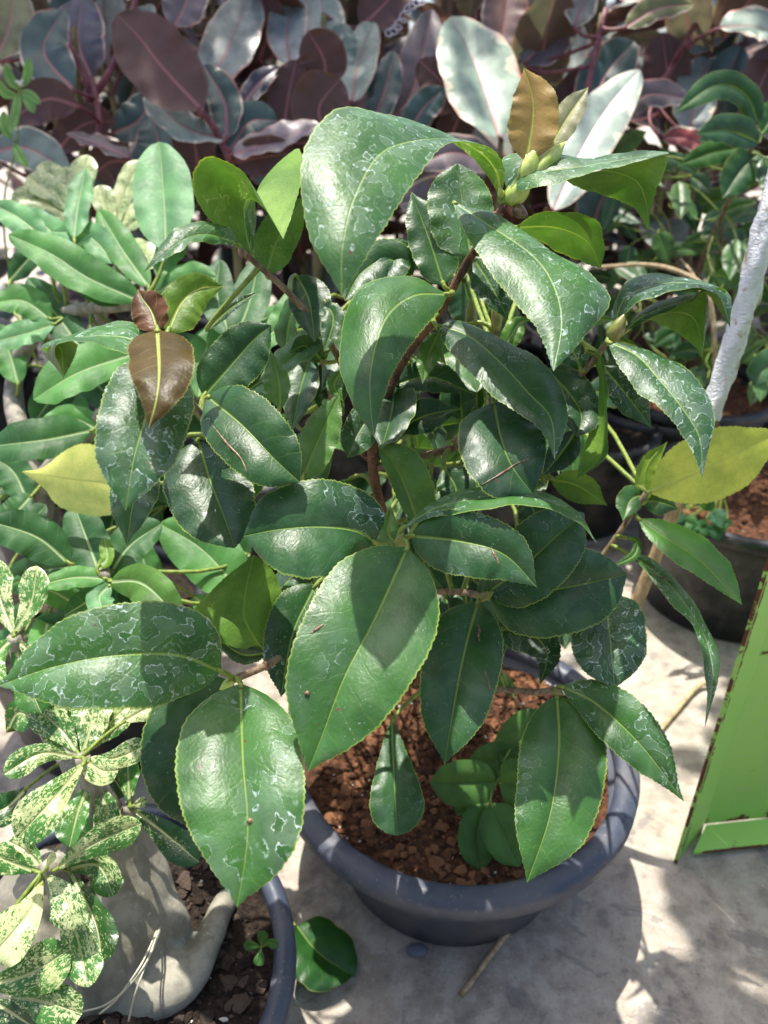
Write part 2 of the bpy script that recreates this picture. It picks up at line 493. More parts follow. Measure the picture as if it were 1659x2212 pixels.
def smooth_interp(t, xs, ys):
    xs, ys = np.array(xs), np.array(ys)
    m = np.gradient(ys, xs)
    m[0] = (ys[1] - ys[0]) / (xs[1] - xs[0])
    m[-1] = (ys[-1] - ys[-2]) / (xs[-1] - xs[-2])
    i = np.clip(np.searchsorted(xs, t, side='right') - 1, 0, len(xs) - 2)
    h = xs[i + 1] - xs[i]
    s = (t - xs[i]) / h
    return np.maximum(0.0, (2 * s**3 - 3 * s**2 + 1) * ys[i] + (s**3 - 2 * s**2 + s) * h * m[i] + (-2 * s**3 + 3 * s**2) * ys[i + 1] + (s**3 - s**2) * h * m[i + 1])

def leaf_mesh(name, Lw, Mw, Rw, eye, nv=5, bulge=0.10, serr=0.0, wave=0.0, flipL=False, flipR=False, tref=0.45, stalk=None, stalk_r=0.0011, teeth=34):
    """Verts, faces and uvs of one leaf from its left edge, midrib and right edge, plus its stalk."""
    n = len(Mw)
    rs = np.random.RandomState(abs(hash(name)) % 1000 if False else int(abs(Mw[0][0] * 9e4 + Mw[-1][1] * 7e4)) % 9999)
    ph = rs.uniform(0, 6.28, 4)
    tang = np.gradient(Mw, axis=0)
    tang /= np.linalg.norm(tang, axis=1)[:, None] + 1e-12
    arc = np.concatenate([[0], np.cumsum(np.linalg.norm(np.diff(Mw, axis=0), axis=1))])
    ts = np.linspace(0, 1, n)
    V, Fc, UV, MET = [], [], [], []
    iref = int(tref * (n - 1))
    for side, E, flip in ((-1, Lw, flipL), (1, Rw, flipR)):
        d = E - Mw
        w = np.linalg.norm(d, axis=1)
        nm = np.cross(tang, d)
        nm /= np.linalg.norm(nm, axis=1)[:, None] + 1e-9
        sgn = 1.0 if nm[iref].dot(eye - Mw[iref]) > 0 else -1.0
        if flip:
            sgn = -sgn
        start = len(V)
        for i in range(n):
            tooth = 0.0
            if serr:
                f = (ts[i] * teeth) % 1.0
                tooth = serr * (f - 0.5) * min(1.0, ts[i] * 8)
            wv = wave * math.sin(ts[i] * 15 + ph[0] + side) + 0.6 * wave * math.sin(ts[i] * 33 + ph[1] * side)
            for s in range(nv + 1):
                x = s / nv
                dd = d[i] * x
                if s == nv:
                    dd = d[i] * (1 + (tooth * 0.0010 / max(w[i], 0.004)))
                p = Mw[i] + dd + nm[i] * sgn * (bulge * w[i] * math.sin(math.pi * min(1, x * 1.02)) + wv * x * x * min(1, w[i] * 80))
                V.append(p)
                UV.append((ts[i], side * x))
                MET.append((arc[i], side * x * w[i]))
        for i in range(n - 1):
            for s in range(nv):
                a = start + i * (nv + 1) + s
                q = (a, a + nv + 1, a + nv + 2, a + 1)       # normal = tangent x side
                Fc.append(q if sgn > 0 else q[::-1])
    mi = [0] * len(Fc)
    if stalk is not None:
        sv, sf, _ = tube_data(stalk, [stalk_r * 1.1, stalk_r, stalk_r * 0.9], 6, 8)
        o = len(V)
        V += list(sv)
        UV += [(0.0, 0.0)] * len(sv)
        MET += [(0.0, 0.0)] * len(sv)
        Fc += [tuple(o + k for k in f) for f in sf]
        mi += [1] * len(sf)
    return V, Fc, UV, MET, mi

def set_uvs(me, UV, MET):
    li = np.empty(len(me.loops), dtype=np.int32)
    me.loops.foreach_get('vertex_index', li)
    for nm, arr in (('uv', UV), ('met', MET)):
        l = me.uv_layers.new(name=nm)
        l.data.foreach_set('uv', np.asarray(arr, dtype=np.float32)[li].ravel())

class Plant:
    """A plant: an empty at its foot, stems, and leaves that are stalked onto the nearest stem."""
    def __init__(self, name, foot, label, cat, leaf_mat, stalk_mat, group=None):
        self.root = thing(name, foot, label, cat, group)
        self.foot = np.array(foot, float)
        self.samples = []
        self.leaf_mat, self.stalk_mat = leaf_mat, stalk_mat
        self.k = 0
        self.nleaf = 0
        self.lean = 0.0
        self.stalk_r = 0.0011
    def stem(self, pts, radii, mat, name='stem', seg=8, wob=0.06):
        self.k += 1
        o, c = tube(name, pts, radii, mat, self.root, seg, None, wob, self.k)
        self.samples += list(c)
        return o
    def nearest(self, p):
        s = np.array(self.samples)
        return s[np.argmin(np.linalg.norm(s - p, axis=1))]
    def add(self, L, Mi, Rr, col, amount=0.5, mat=None, stalk=True, stalk_r=None, name='leaf', **kw):
        stalk_r = stalk_r or self.stalk_r
        st = None
        if stalk and self.samples:
            b = Mi[0]
            s0 = self.nearest(b)
            dist = np.linalg.norm(b - s0)
            tg = Mi[3] - Mi[0]
            tg = tg / (np.linalg.norm(tg) + 1e-9)
            st = [s0, s0 * 0.45 + b * 0.55 - tg * dist * 0.15, b, b + tg * 0.003]
        V, Fc, UV, MET, mi = leaf_mesh(name, L, Mi, Rr, CO, stalk=st, stalk_r=stalk_r, **kw)
        o = link_mesh(name, V, Fc, None, self.root, Mi[0], mats=[mat or self.leaf_mat, self.stalk_mat], mi=mi)
        set_uvs(o.data, UV, MET)
        o.color = (*col, amount)
        self.nleaf += 1
        return o
    def leaf(self, pts, w, d, col, roll=0.0, fold=-8.0, arch=0.0, prof='camellia', amount=0.5, flip=False, n=86, serr=1.0, wave=0.0009, bulge=0.10, mat=None, up=0.0, **kw):
        """pts: midrib in photo pixels, base to tip; w: half widths in pixels (towards rot+90 of the midrib, and the other way);
        d: depth at base and tip; up: degrees by which the blade leans back from the camera's image plane; roll: turn of the blade about its midrib in degrees, + carries the first half away from the camera."""
        up = up or (-14.0 if flip else self.lean)
        p = spline(pts, n)
        t = np.linspace(0, 1, n)
        dep = np.interp(t, np.linspace(0, 1, len(d)), d) - arch * np.sin(np.pi * t)
        Mw = np.array([P(x, y, z) for (x, y), z in zip(p[:, :2], dep)])
        tg = np.gradient(p[:, :2], axis=0)
        tg /= np.linalg.norm(tg, axis=1)[:, None] + 1e-9
        nx = np.stack([-tg[:, 1], tg[:, 0]], 1)
        rl = np.interp(t, np.linspace(0, 1, len(roll)), roll) if hasattr(roll, '__len__') else np.full(n, roll)
        wp = smooth_interp(t, *PROF[prof])
        wa, wb = (w if hasattr(w, '__len__') else (w, w))
        if up:
            dep = dep - math.tan(R(up)) * (p[:, 1] - p[0, 1]) * dep / F
            Mw = np.array([P(x, y, z) for (x, y), z in zip(p[:, :2], dep)])
            rl = rl - up * nx[:, 1]
            k_ = 1 / np.cos(np.radians(up * nx[n // 2, 1]))
            wa, wb = wa * k_, wb * k_
        L, Rr = [], []
        for i in range(n):
            sc = dep[i] / F
            side = CR * nx[i, 0] - CU * nx[i, 1]
            a, b = R(rl[i] + fold), R(-rl[i] + fold)
            L.append(Mw[i] + wa * wp[i] * sc * (math.cos(a) * side + math.sin(a) * CF))
            Rr.append(Mw[i] + wb * wp[i] * sc * (-math.cos(b) * side + math.sin(b) * CF))
        return self.add(np.array(L), Mw, np.array(Rr), col, amount, mat, flipL=flip, flipR=flip, serr=serr, wave=wave, bulge=bulge, **kw)
    def sheet(self, L, Mi, Rr, col, amount=0.5, n=86, serr=1.0, wave=0.0006, bulge=0.05, mat=None, **kw):
        """A leaf given by its two edges and midrib as (pixel, pixel, depth) lists."""
        def conv(q):
            s = spline(q, n)
            return np.array([P(x, y, z) for x, y, z in s])
        return self.add(conv(L), conv(Mi), conv(Rr), col, amount, mat, serr=serr, wave=wave, bulge=bulge, **kw)

def bud(plant, base, tip, r, mat, name='bud', scales=True):
    base, tip = np.array(base), np.array(tip)
    ts = np.linspace(0, 1, 9)
    prof = [0.55, 0.85, 1.0, 1.0, 0.93, 0.78, 0.56, 0.30, 0.03]
    c = base + ts[:, None] * (tip - base)
    V, Fc = [], []
    ax = (tip - base) / np.linalg.norm(tip - base)
    a = np.cross(ax, (0.3, 1, 0.2)); a /= np.linalg.norm(a)
    b = np.cross(ax, a)
    sg = 10
    for i in range(9):
        for k in range(sg):
            th = 2 * math.pi * k / sg
            rr = r * prof[i] * (1 + 0.10 * math.cos(3 * th + i * 0.8))
            V.append(c[i] + rr * (math.cos(th) * a + math.sin(th) * b))
    for i in range(8):
        for k in range(sg):
            Fc.append((i * sg + k, i * sg + (k + 1) % sg, (i + 1) * sg + (k + 1) % sg, (i + 1) * sg + k))
    Fc.append(tuple(reversed(range(sg))))
    Fc.append(tuple(8 * sg + k for k in range(sg)))
    return link_mesh(name, V, Fc, mat, plant.root, base)

# ------------------------------------------------------------------ ground
gs = 60
g = link_mesh('ground', [(-gs, -gs, 0), (gs, -gs, 0), (gs, gs, 0), (-gs, gs, 0)], [(0, 1, 2, 3)], M['concrete'], smooth=False)
tag(g, kind='structure')

# ------------------------------------------------------------------ pots
def lathe(profile, seg=72, wob=0.0):
    V, Fc = [], []
    for r, z in profile:
        for k in range(seg):
            th = 2 * math.pi * k / seg
            V.append((r * math.cos(th), r * math.sin(th), z))
    for i in range(len(profile) - 1):
        for k in range(seg):
            k2 = (k + 1) % seg
            Fc.append((i * seg + k, i * seg + k2, (i + 1) * seg + k2, (i + 1) * seg + k))
    return V, Fc

def crumbs(r, z, count, lo, hi, seed, hole=None, mound=0.008, flat=1.0):
    """A lumpy soil disc and loose crumbs lying on it: verts, faces, tone per vertex."""
    rs = np.random.RandomState(seed)
    V, Fc, T = [], [], []
    ring, seg = 16, 48
    bumps = [(rs.uniform(-r, r), rs.uniform(-r, r), rs.uniform(0.012, 0.03), rs.uniform(-0.006, 0.009)) for _ in range(40)]
    def height(x, y):
        h = mound * (1 - (x * x + y * y) / (r * r))
        for bx, by, br, bh in bumps:
            h += bh * math.exp(-((x - bx) ** 2 + (y - by) ** 2) / (br * br))
        return z + h
    V.append((0, 0, height(0, 0))); T.append(0)
    for i in range(1, ring + 1):
        for k in range(seg):
            th = 2 * math.pi * k / seg
            x, y = r * i / ring * math.cos(th), r * i / ring * math.sin(th)
            V.append((x, y, height(x, y) + rs.uniform(-0.001, 0.001))); T.append(0)
    for k in range(seg):
        Fc.append((0, 1 + k, 1 + (k + 1) % seg))
    for i in range(ring - 1):
        for k in range(seg):
            a, b = 1 + i * seg, 1 + (i + 1) * seg
            Fc.append((a + k, b + k, b + (k + 1) % seg, a + (k + 1) % seg))
    oct_v = np.array([(1, 0, 0), (-1, 0, 0), (0, 1, 0), (0, -1, 0), (0, 0, 1), (0, 0, -1), (.6, .6, .5), (-.6, .6, .5), (-.6, -.6, .5), (.6, -.6, .5)], float)
    oct_f = [(0, 6, 9), (4, 6, 7), (2, 7, 6), (4, 7, 8), (1, 8, 7), (4, 8, 9), (3, 9, 8), (4, 9, 6), (0, 2, 6), (2, 1, 7), (1, 3, 8), (3, 0, 9), (5, 2, 0), (5, 1, 2), (5, 3, 1), (5, 0, 3)]
    for _ in range(count):
        a, q = rs.uniform(0, 6.283), (r - 0.008) * math.sqrt(rs.uniform(0, 1))
        x, y = q * math.cos(a), q * math.sin(a)
        s = lo + (hi - lo) * rs.uniform(0, 1) ** 4.0
        sc = np.array((rs.uniform(0.7, 1.5), rs.uniform(0.6, 1.2), rs.uniform(0.5, 0.9) * flat)) * s
        th = rs.uniform(0, 6.283)
        rot = np.array(((math.cos(th), -math.sin(th), 0), (math.sin(th), math.cos(th), 0), (0, 0, 1)))
        pv = (oct_v * rs.uniform(0.75, 1.2, (10, 1)) * sc) @ rot.T + (x, y, height(x, y) + s * 0.25)
        o = len(V)
        tone = 1.0 if (s < 0.0024 and rs.uniform() < 0.05) else max(0.0, rs.uniform(-0.5, 0.9))
        V += [tuple(v) for v in pv]
        T += [tone] * 10
        Fc += [tuple(o + k for k in f) for f in oct_f]
    return V, Fc, T

def make_pot(loc, r, rb, h, lip, label, mat, soil_mat, soil_drop=0.018, count=500, seed=3, group=None, lo=0.0012, hi=0.008, flat=1.0):
    root = thing('flower_pot', loc, label, 'flower pot', group)
    t = 0.0025
    body = [(0.001, 0.0), (rb - 0.006, 0.0), (rb, 0.003), (rb + (r - lip - rb) * 0.85, h - 0.034), (r - lip + 0.002, h - 0.012),
            (r - lip - 0.001, h - 0.010), (rb - t, 0.008), (0.001, 0.007)]
    V, Fc = lathe(body)
    o = link_mesh('body', [(x + loc[0], y + loc[1], z + loc[2]) for x, y, z in V], Fc, mat, root, loc)
    rim = [(r - lip - 0.002, h - 0.012), (r - 0.004, h - 0.016), (r - 0.002, h - 0.017), (r, h - 0.015), (r, h - 0.006), (r - 0.002, h - 0.003), (r - lip * 0.5, h), (r - lip + 0.001, h - 0.001), (r - lip - 0.002, h - 0.004), (r - lip - 0.002, h - 0.012)]
    V, Fc = lathe(rim)
    link_mesh('rim', [(x + loc[0], y + loc[1], z + loc[2]) for x, y, z in V], Fc, mat, root, loc)
    V, Fc, T = crumbs(rb + (r - lip - rb) * 0.93, h - soil_drop, count, lo, hi, seed, flat=flat)
    s = link_mesh('soil', [(x + loc[0], y + loc[1], z + loc[2]) for x, y, z in V], Fc, soil_mat, root, loc, smooth=False)
    a = s.data.attributes.new('tone', 'FLOAT', 'POINT')
    a.data.foreach_set('value', np.asarray(T, dtype=np.float32))
    tag(s, kind='stuff')
    return root

POT = np.array((0.061, 0.446, 0.0))
make_pot(tuple(POT), 0.150, 0.102, 0.133, 0.017, 'blue-grey plastic pot holding the camellia, wide rim, red crumbly soil', M['pot'], M['soil'], 0.022, 5200, 3, lo=0.0007, hi=0.0052)
APOT = np.array((-0.185, 0.262, 0.0))
make_pot(tuple(APOT), 0.128, 0.092, 0.125, 0.012, 'blue-grey plastic pot holding the swollen desert rose trunk and dark bark soil', M['pot'], M['dark_soil'], 0.016, 1900, 5, lo=0.0009, hi=0.0060, flat=0.6)
BPOT = np.array((0.465, 0.83, 0.0))
make_pot(tuple(BPOT), 0.145, 0.108, 0.17, 0.012, 'black plastic pot with red soil between the green metal stand and the shaded shrub', M['black_pot'], M['soil'], 0.022, 500, 7)
CPOT = np.array((0.50, 1.17, 0.0))
make_pot(tuple(CPOT), 0.15, 0.11, 0.18, 0.014, 'black plastic pot at the foot of the shaded dark green shrub', M['black_pot'], M['soil'], 0.022, 250, 9)

# ------------------------------------------------------------------ the camellia
DK, DK2, MD, BR = (0.022, 0.076, 0.022), (0.016, 0.058, 0.019), (0.033, 0.106, 0.022), (0.060, 0.150, 0.026)
YG, YEL, BROWN, RED, BRONZE, PALE = (0.10, 0.20, 0.02), (0.36, 0.46, 0.09), (0.075, 0.050, 0.010), (0.11, 0.045, 0.017), (0.31, 0.21, 0.07), (0.34, 0.34, 0.20)
foot = POT + (-0.01, 0.0, 0.105)
cam_pl = Plant('camellia_plant', tuple(foot), 'large glossy dark green camellia with bronze new leaves, potted in front of the others', 'plant', M['camellia'], M['petiole'])
C = cam_pl
C.lean = 13.0
C.stalk_r = 0.0015
trunk = [foot + (0, 0, -0.01), P(880, 1330, .535), P(826, 1110, .50), P(805, 1000, .485), P(820, 900, .465), P(850, 820, .455), P(890, 750, .445), P(945, 680, .433), P(985, 610, .425), P(1020, 550, .415), P(1060, 490, .405), P(1090, 442, .40)]
C.stem(trunk, [.0055, .0052, .0046, .0042, .0040, .0038, .0036, .0034, .0031, .0028, .0025, .0021], M['bark'], 'trunk', 10, 0.10)
C.stem([P(812, 1000, .487), P(765, 860, .47), P(725, 760, .455), P(640, 650, .435), P(560, 575, .42), P(520, 540, .415)], [.0028, .0025, .0023, .0021, .0019, .0017], M['twig'], 'branch')
C.stem([P(826, 1110, .50), P(650, 1060, .455), P(500, 960, .42), P(400, 850, .375), P(345, 725, .345)], [.003, .0026, .0022, .0019, .0016], M['twig'], 'branch')
C.stem([P(850, 1230, .52), P(740, 1350, .46), P(640, 1400, .42), P(575, 1437, .39), P(505, 1468, .375)], [.003, .0026, .0024, .0022, .0019], M['twig'], 'branch')
C.stem([P(835, 1250, .52), P(800, 1210, .44), P(830, 1190, .405), P(865, 1168, .39)], [.0026, .0024, .0022, .0018], M['twig'], 'branch')
C.stem([P(870, 1310, .53), P(925, 1280, .48), P(990, 1278, .45), P(1045, 1288, .43)], [.0026, .0024, .0022, .0020], M['twig'], 'branch')
C.stem([P(900, 1430, .54), P(1000, 1500, .50), P(1085, 1490, .475), P(1150, 1495, .455), P(1205, 1490, .44)], [.0026, .0024, .0022, .0021, .0019], M['twig'], 'branch')
C.stem([P(815, 1010, .487), P(1000, 960, .47), P(1170, 880, .445), P(1250, 815, .415), P(1320, 728, .39)], [.0028, .0025, .0022, .0019, .0016], M['twig'], 'branch')
C.stem([P(890, 1380, .54), P(1100, 1310, .53), P(1250, 1260, .515), P(1310, 1190, .505), P(1395, 1065, .49)], [.0030, .0027, .0024, .0022, .0017], M['twig'], 'branch')
C.stem([P(1000, 1000, .475), P(1055, 900, .46), P(1068, 780, .445), P(1072, 712, .435)], [.0022, .002, .0018, .0016], M['twig'], 'branch')
C.stem([P(815, 1010, .487), P(735, 920, .49), P(700, 790, .49), P(660, 700, .48)], [.0026, .0022, .002, .0016], M['bark'], 'branch')

# front and lower leaves
C.leaf([(880, 1183), (808, 1340), (745, 1460), (695, 1590), (664, 1668)], (138, 138), (.375, .345), MD, roll=4, fold=-9, prof='broad', amount=.38, arch=.012)
C.leaf([(520, 1477), (525, 1640), (535, 1800), (512, 1960)], (142, 134), (.365, .325), MD, fold=-8, prof='broad', amount=.48, arch=.012)
C.leaf([(478, 1450), (380, 1415), (240, 1417), (110, 1442), (-6, 1482)], (112, 114), (.365, .335), MD, roll=8, fold=-6, amount=.74, prof='broad', arch=.012)
C.leaf([(500, 1472), (420, 1580), (405, 1690), (432, 1800)], (105, 105), (.39, .385), DK2, amount=.3, prof='broad', arch=.01)
C.leaf([(810, 1172), (770, 1147), (690, 1138), (600, 1144), (526, 1158)], (106, 118), (.385, .365), DK, roll=10, fold=-6, amount=.45, prof='round', arch=.012)
C.leaf([(1032, 1300), (1005, 1400), (985, 1500), (960, 1652)], (88, 84), (.425, .395), DK, fold=-10, amount=.34, prof='broad', arch=.008)
C.leaf([(888, 1157), (1000, 1170), (1090, 1198), (1160, 1268)], (74, 66), (.385, .365), DK, roll=6, amount=.38, prof='broad', arch=.012)
C.sheet([(868, 1142, .388), (960, 1112, .370), (1060, 1100, .358), (1160, 1092, .352), (1240, 1125, .352), (1290, 1174, .356)],
        [(868, 1142, .388), (950, 1095, .382), (1060, 1076, .376), (1160, 1082, .370), (1240, 1116, .362), (1290, 1174, .356)],
        [(868, 1142, .388), (950, 1080, .404), (1060, 1060, .410), (1160, 1070, .402), (1240, 1108, .380), (1290, 1174, .356)], MD, .55, bulge=.12)
C.leaf([(1048, 1284), (1130, 1225), (1200, 1160), (1262, 1108)], (80, 76), (.425, .415), DK, amount=.40, prof='round', arch=.01)
C.leaf([(1055, 1285), (1150, 1282), (1260, 1262), (1356, 1240)], (96, 88), (.435, .425), DK, amount=.34, prof='round', roll=8, arch=.01)
C.leaf([(1308, 1278), (1318, 1380), (1328, 1486)], (84, 86), (.46, .43), DK, amount=.62, prof='round', fold=8, arch=.008)
C.leaf([(1203, 1502), (1207, 1620), (1188, 1760), (1138, 1907)], (88, 102), (.435, .400), MD, fold=-6, amount=.42, prof='broad', arch=.010)
C.leaf([(1212, 1482), (1290, 1522), (1385, 1610), (1478, 1732)], (56, 64), (.435, .41), MD, amount=.66, fold=-10, arch=.012)
C.leaf([(846, 1556), (849, 1640), (858, 1805)], (56, 62), (.50, .465), DK, amount=.4, prof='obovate', arch=.008)
C.leaf([(1082, 1357), (1150, 1372), (1182, 1415), (1166, 1480)], (44, 44), (.475, .455), DK2, amount=.6, prof='topheavy')
C.sheet([(578, 1408, .415), (500, 1396, .395), (425, 1362, .385), (410, 1330, .388), (470, 1262, .40), (548, 1198, .418)],
        [(578, 1408, .415), (560, 1390, .405), (530, 1340, .402), (528, 1300, .408), (535, 1255, .412), (548, 1198, .418)],
        [(578, 1408, .415), (600, 1375, .420), (612, 1320, .422), (606, 1270, .422), (585, 1225, .420), (548, 1198, .418)], MD, .35, flipL=True, flipR=True, bulge=.05)
C.leaf([(580, 1410), (520, 1412), (455, 1365)], (26, 22), (.41, .395), DK2, amount=.2, roll=-30)
C.leaf([(682, 1262), (632, 1370), (607, 1506)], (62, 62), (.425, .405), DK, amount=.4, prof='broad')
C.leaf([(660, 1400), (640, 1320), (612, 1262)], (40, 40), (.45, .46), MD, amount=.2)
# left cluster
C.leaf([(345, 770), (318, 890), (290, 988), (271, 1103)], (100, 104), (.358, .325), DK, amount=.80, prof='broad', fold=-6, arch=.012)
C.leaf([(340, 714), (344, 800), (338, 862), (321, 926)], (72, 74), (.345, .310), BROWN, prof='topheavy', mat=M['young'], fold=10, amount=0, arch=.014)
C.leaf([(342, 716), (328, 674), (308, 645), (298, 625)], (44, 44), (.345, .350), RED, prof='broad', mat=M['young'], fold=-14, amount=0, roll=-15)
C.leaf([(362, 718), (392, 655), (430, 625), (484, 618)], (50, 42), (.36, .37), YG, prof='broad', mat=M['young'], fold=-8, amount=0, roll=20)
C.sheet([(303, 740, .362), (285, 765, .35), (225, 748, .345), (165, 738, .345), (120, 745, .35), (137, 816, .372)],
        [(303, 740, .362), (260, 728, .362), (200, 726, .362), (140, 735, .362), (105, 755, .365), (137, 816, .372)],
        [(303, 740, .362), (290, 694, .39), (215, 705, .39), (140, 730, .38), (92, 752, .375), (137, 816, .372)], MD, .6)
C.sheet([(150, 742, .352), (160, 740, .354), (168, 745, .36), (160, 775, .372), (137, 818, .378)],
        [(100, 752, .358), (115, 748, .36), (130, 752, .366), (135, 780, .374), (137, 818, .378)],
        [(90, 752, .362), (95, 755, .364), (105, 765, .368), (120, 785, .374), (137, 818, .378)], MD, .3, flipL=True, flipR=True, stalk=False, name='leaf_tip')
C.leaf([(518, 531), (450, 507), (390, 522), (308, 590)], (44, 40), (.415, .385), MD, amount=.62, roll=25, arch=.01)
# curled leaf of the upper left
C.sheet([(545, 556, .418), (450, 470, .408), (413, 390, .398), (450, 338, .392), (525, 375, .384), (568, 440, .379), (612, 517, .375)],
        [(545, 556, .418), (532, 500, .418), (528, 450, .420), (540, 430, .418), (568, 448, .405), (590, 480, .390), (612, 517, .375)],
        [(545, 556, .418), (552, 480, .44), (560, 405, .452), (600, 352, .452), (646, 320, .440), (650, 395, .408), (612, 517, .375)], MD, .5, flipL=True, bulge=.03)
C.leaf([(576, 592), (598, 520), (655, 425)], (44, 46), (.43, .45), MD, amount=.5, flip=True, prof='broad')
# big arching top leaf
C.sheet([(1080, 432, .400), (1090, 362, .388), (1045, 312, .370), (968, 310, .348), (900, 388, .322), (838, 480, .302), (786, 566, .292), (738, 640, .287)],
        [(1080, 432, .400), (1072, 372, .392), (1025, 322, .378), (950, 300, .358), (830, 326, .325), (768, 420, .301), (740, 530, .290), (738, 640, .287)],
        [(1080, 432, .400), (1062, 395, .396), (1012, 332, .388), (948, 286, .376), (840, 250, .353), (725, 236, .336), (654, 330, .312), (665, 500, .297), (738, 640, .287)], MD, .62, bulge=.06, tref=.7)
C.sheet([(978, 437, .402), (1008, 512, .380), (1060, 590, .362), (1120, 665, .346), (1165, 722, .336), (1195, 802, .325)],
        [(978, 437, .402), (1060, 490, .388), (1150, 553, .366), (1196, 620, .350), (1212, 700, .337), (1195, 802, .325)],
        [(978, 437, .402), (1090, 474, .398), (1200, 545, .382), (1282, 600, .371), (1318, 652, .360), (1260, 732, .340), (1195, 802, .325)], MD, .6, bulge=.10)
C.sheet([(968, 636, .412), (900, 599, .415), (820, 604, .408), (755, 650, .398), (733, 770, .376), (760, 870, .360), (808, 946, .350)],
        [(968, 636, .412), (890, 640, .397), (830, 692, .377), (802, 790, .361), (800, 870, .354), (808, 946, .350)],
        [(968, 636, .412), (948, 672, .400), (892, 740, .380), (846, 812, .365), (822, 890, .355), (808, 946, .350)], MD, .42, bulge=.08)
C.sheet([(942, 703, .418), (975, 765, .400), (1030, 820, .385), (1080, 868, .372), (1150, 915, .362), (1178, 945, .358), (1198, 993, .350)],
        [(942, 703, .418), (1010, 725, .410), (1080, 783, .392), (1140, 848, .375), (1190, 905, .362), (1198, 993, .350)],
        [(942, 703, .418), (1000, 697, .422), (1110, 743, .410), (1170, 783, .398), (1210, 833, .385), (1228, 900, .368), (1198, 993, .350)], DK, .42, bulge=.10)
C.leaf([(1066, 868), (1080, 940), (1105, 1005), (1150, 1066)], (98, 92), (.405, .378), DK2, amount=.28, prof='round', arch=.008)
C.leaf([(1180, 800), (1225, 845), (1255, 895), (1246, 944)], (58, 50), (.42, .405), DK2, amount=.45, prof='round')
C.sheet([(1312, 739, .388), (1326, 775, .378), (1346, 805, .370), (1380, 848, .362), (1430, 888, .352), (1478, 945, .345), (1500, 988, .342), (1517, 1034, .340)],
        [(1312, 739, .388), (1375, 768, .376), (1422, 818, .366), (1470, 878, .355), (1510, 945, .346), (1517, 1034, .340)],
        [(1312, 739, .388), (1355, 743, .384), (1420, 763, .378), (1478, 795, .372), (1522, 840, .364), (1545, 898, .354), (1532, 960, .347), (1517, 1034, .340)], DK, .92, bulge=.08)
C.sheet([(1327, 706, .392), (1372, 660, .378), (1430, 634, .368), (1490, 626, .362), (1548, 634, .360), (1577, 706, .366)],
        [(1327, 706, .392), (1350, 645, .392), (1410, 618, .386), (1485, 612, .376), (1552, 632, .366), (1577, 706, .366)],
        [(1327, 706, .392), (1328, 650, .402), (1362, 600, .406), (1435, 594, .400), (1530, 612, .384), (1576, 642, .370), (1577, 706, .366)], DK, .85, bulge=.06)
C.sheet([(1488, 624, .364), (1520, 630, .366), (1540, 650, .372), (1560, 680, .374), (1577, 708, .372)],
        [(1530, 620, .366), (1555, 632, .368), (1568, 655, .370), (1574, 680, .372), (1577, 708, .372)],
        [(1560, 622, .368), (1572, 632, .369), (1577, 655, .370), (1577, 685, .371), (1577, 708, .372)], MD, .2, flipL=True, flipR=True, stalk=False, name='leaf_tip')
C.sheet([(1350, 716, .392), (1400, 690, .382), (1440, 672, .378), (1490, 650, .372), (1524, 634, .368), (1517, 773, .372)],
        [(1350, 716, .392), (1385, 685, .388), (1440, 662, .384), (1490, 645, .378), (1528, 640, .372), (1517, 773, .372)],
        [(1350, 716, .392), (1385, 668, .398), (1450, 645, .396), (1500, 638, .388), (1530, 650, .376), (1517, 773, .372)], DK, .6, bulge=.04, tref=.3)
C.sheet([(1400, 690, .384), (1430, 702, .398), (1480, 730, .398), (1505, 755, .385), (1517, 774, .374)],
        [(1420, 680, .384), (1470, 675, .388), (1500, 690, .386), (1512, 730, .380), (1517, 774, .374)],
        [(1480, 654, .374), (1520, 634, .370), (1528, 660, .370), (1524, 710, .372), (1517, 774, .374)], MD, .25, flipL=True, flipR=True, stalk=False, name='leaf_tip')
C.sheet([(1262, 753, .402), (1288, 790, .405), (1290, 880, .405), (1258, 975, .400), (1245, 1036, .396)],
        [(1262, 753, .402), (1296, 780, .398), (1306, 880, .395), (1296, 985, .393), (1245, 1036, .396)],
        [(1262, 753, .402), (1302, 772, .388), (1312, 880, .384), (1308, 985, .386), (1245, 1036, .396)], MD, .2, flipL=True, bulge=.05)
C.leaf([(1190, 1036), (1245, 1048), (1312, 1092)], (36, 34), (.44, .43), MD, amount=.1, flip=True, roll=15)
C.leaf([(1245, 930), (1215, 975), (1172, 1028)], (32, 34), (.43, .425), DK2, amount=.2)
C.leaf([(1300, 790), (1350, 850), (1409, 926)], (40, 42), (.42, .41), DK2, amount=.5)
C.leaf([(1255, 800), (1230, 730), (1262, 690)], (42, 40), (.41, .40), DK, amount=.5)
C.sheet([(1398, 1064, .49), (1430, 990, .487), (1480, 948, .48), (1540, 924, .475), (1610, 922, .47), (1700, 928, .462)],
        [(1398, 1064, .49), (1505, 1023, .488), (1600, 975, .476), (1700, 928, .462)],
        [(1398, 1064, .49), (1450, 1083, .497), (1510, 1088, .496), (1565, 1076, .49), (1625, 1038, .482), (1700, 928, .462)], YEL, 0, mat=M['young'], flipL=True, flipR=True)
C.sheet([(1377, 1119, .485), (1395, 1156, .475), (1430, 1193, .465), (1482, 1230, .456), (1550, 1274, .448), (1603, 1307, .440)],
        [(1377, 1119, .485), (1440, 1164, .472), (1512, 1212, .46), (1603, 1307, .440)],
        [(1377, 1119, .485), (1440, 1125, .482), (1502, 1148, .476), (1556, 1194, .466), (1584, 1228, .458), (1603, 1307, .440)], (0.05, .17, .022), 0.05, bulge=.08)
C.leaf([(1392, 1085), (1398, 1010), (1442, 953)], (26, 24), (.495, .505), BR, amount=0, flip=True)
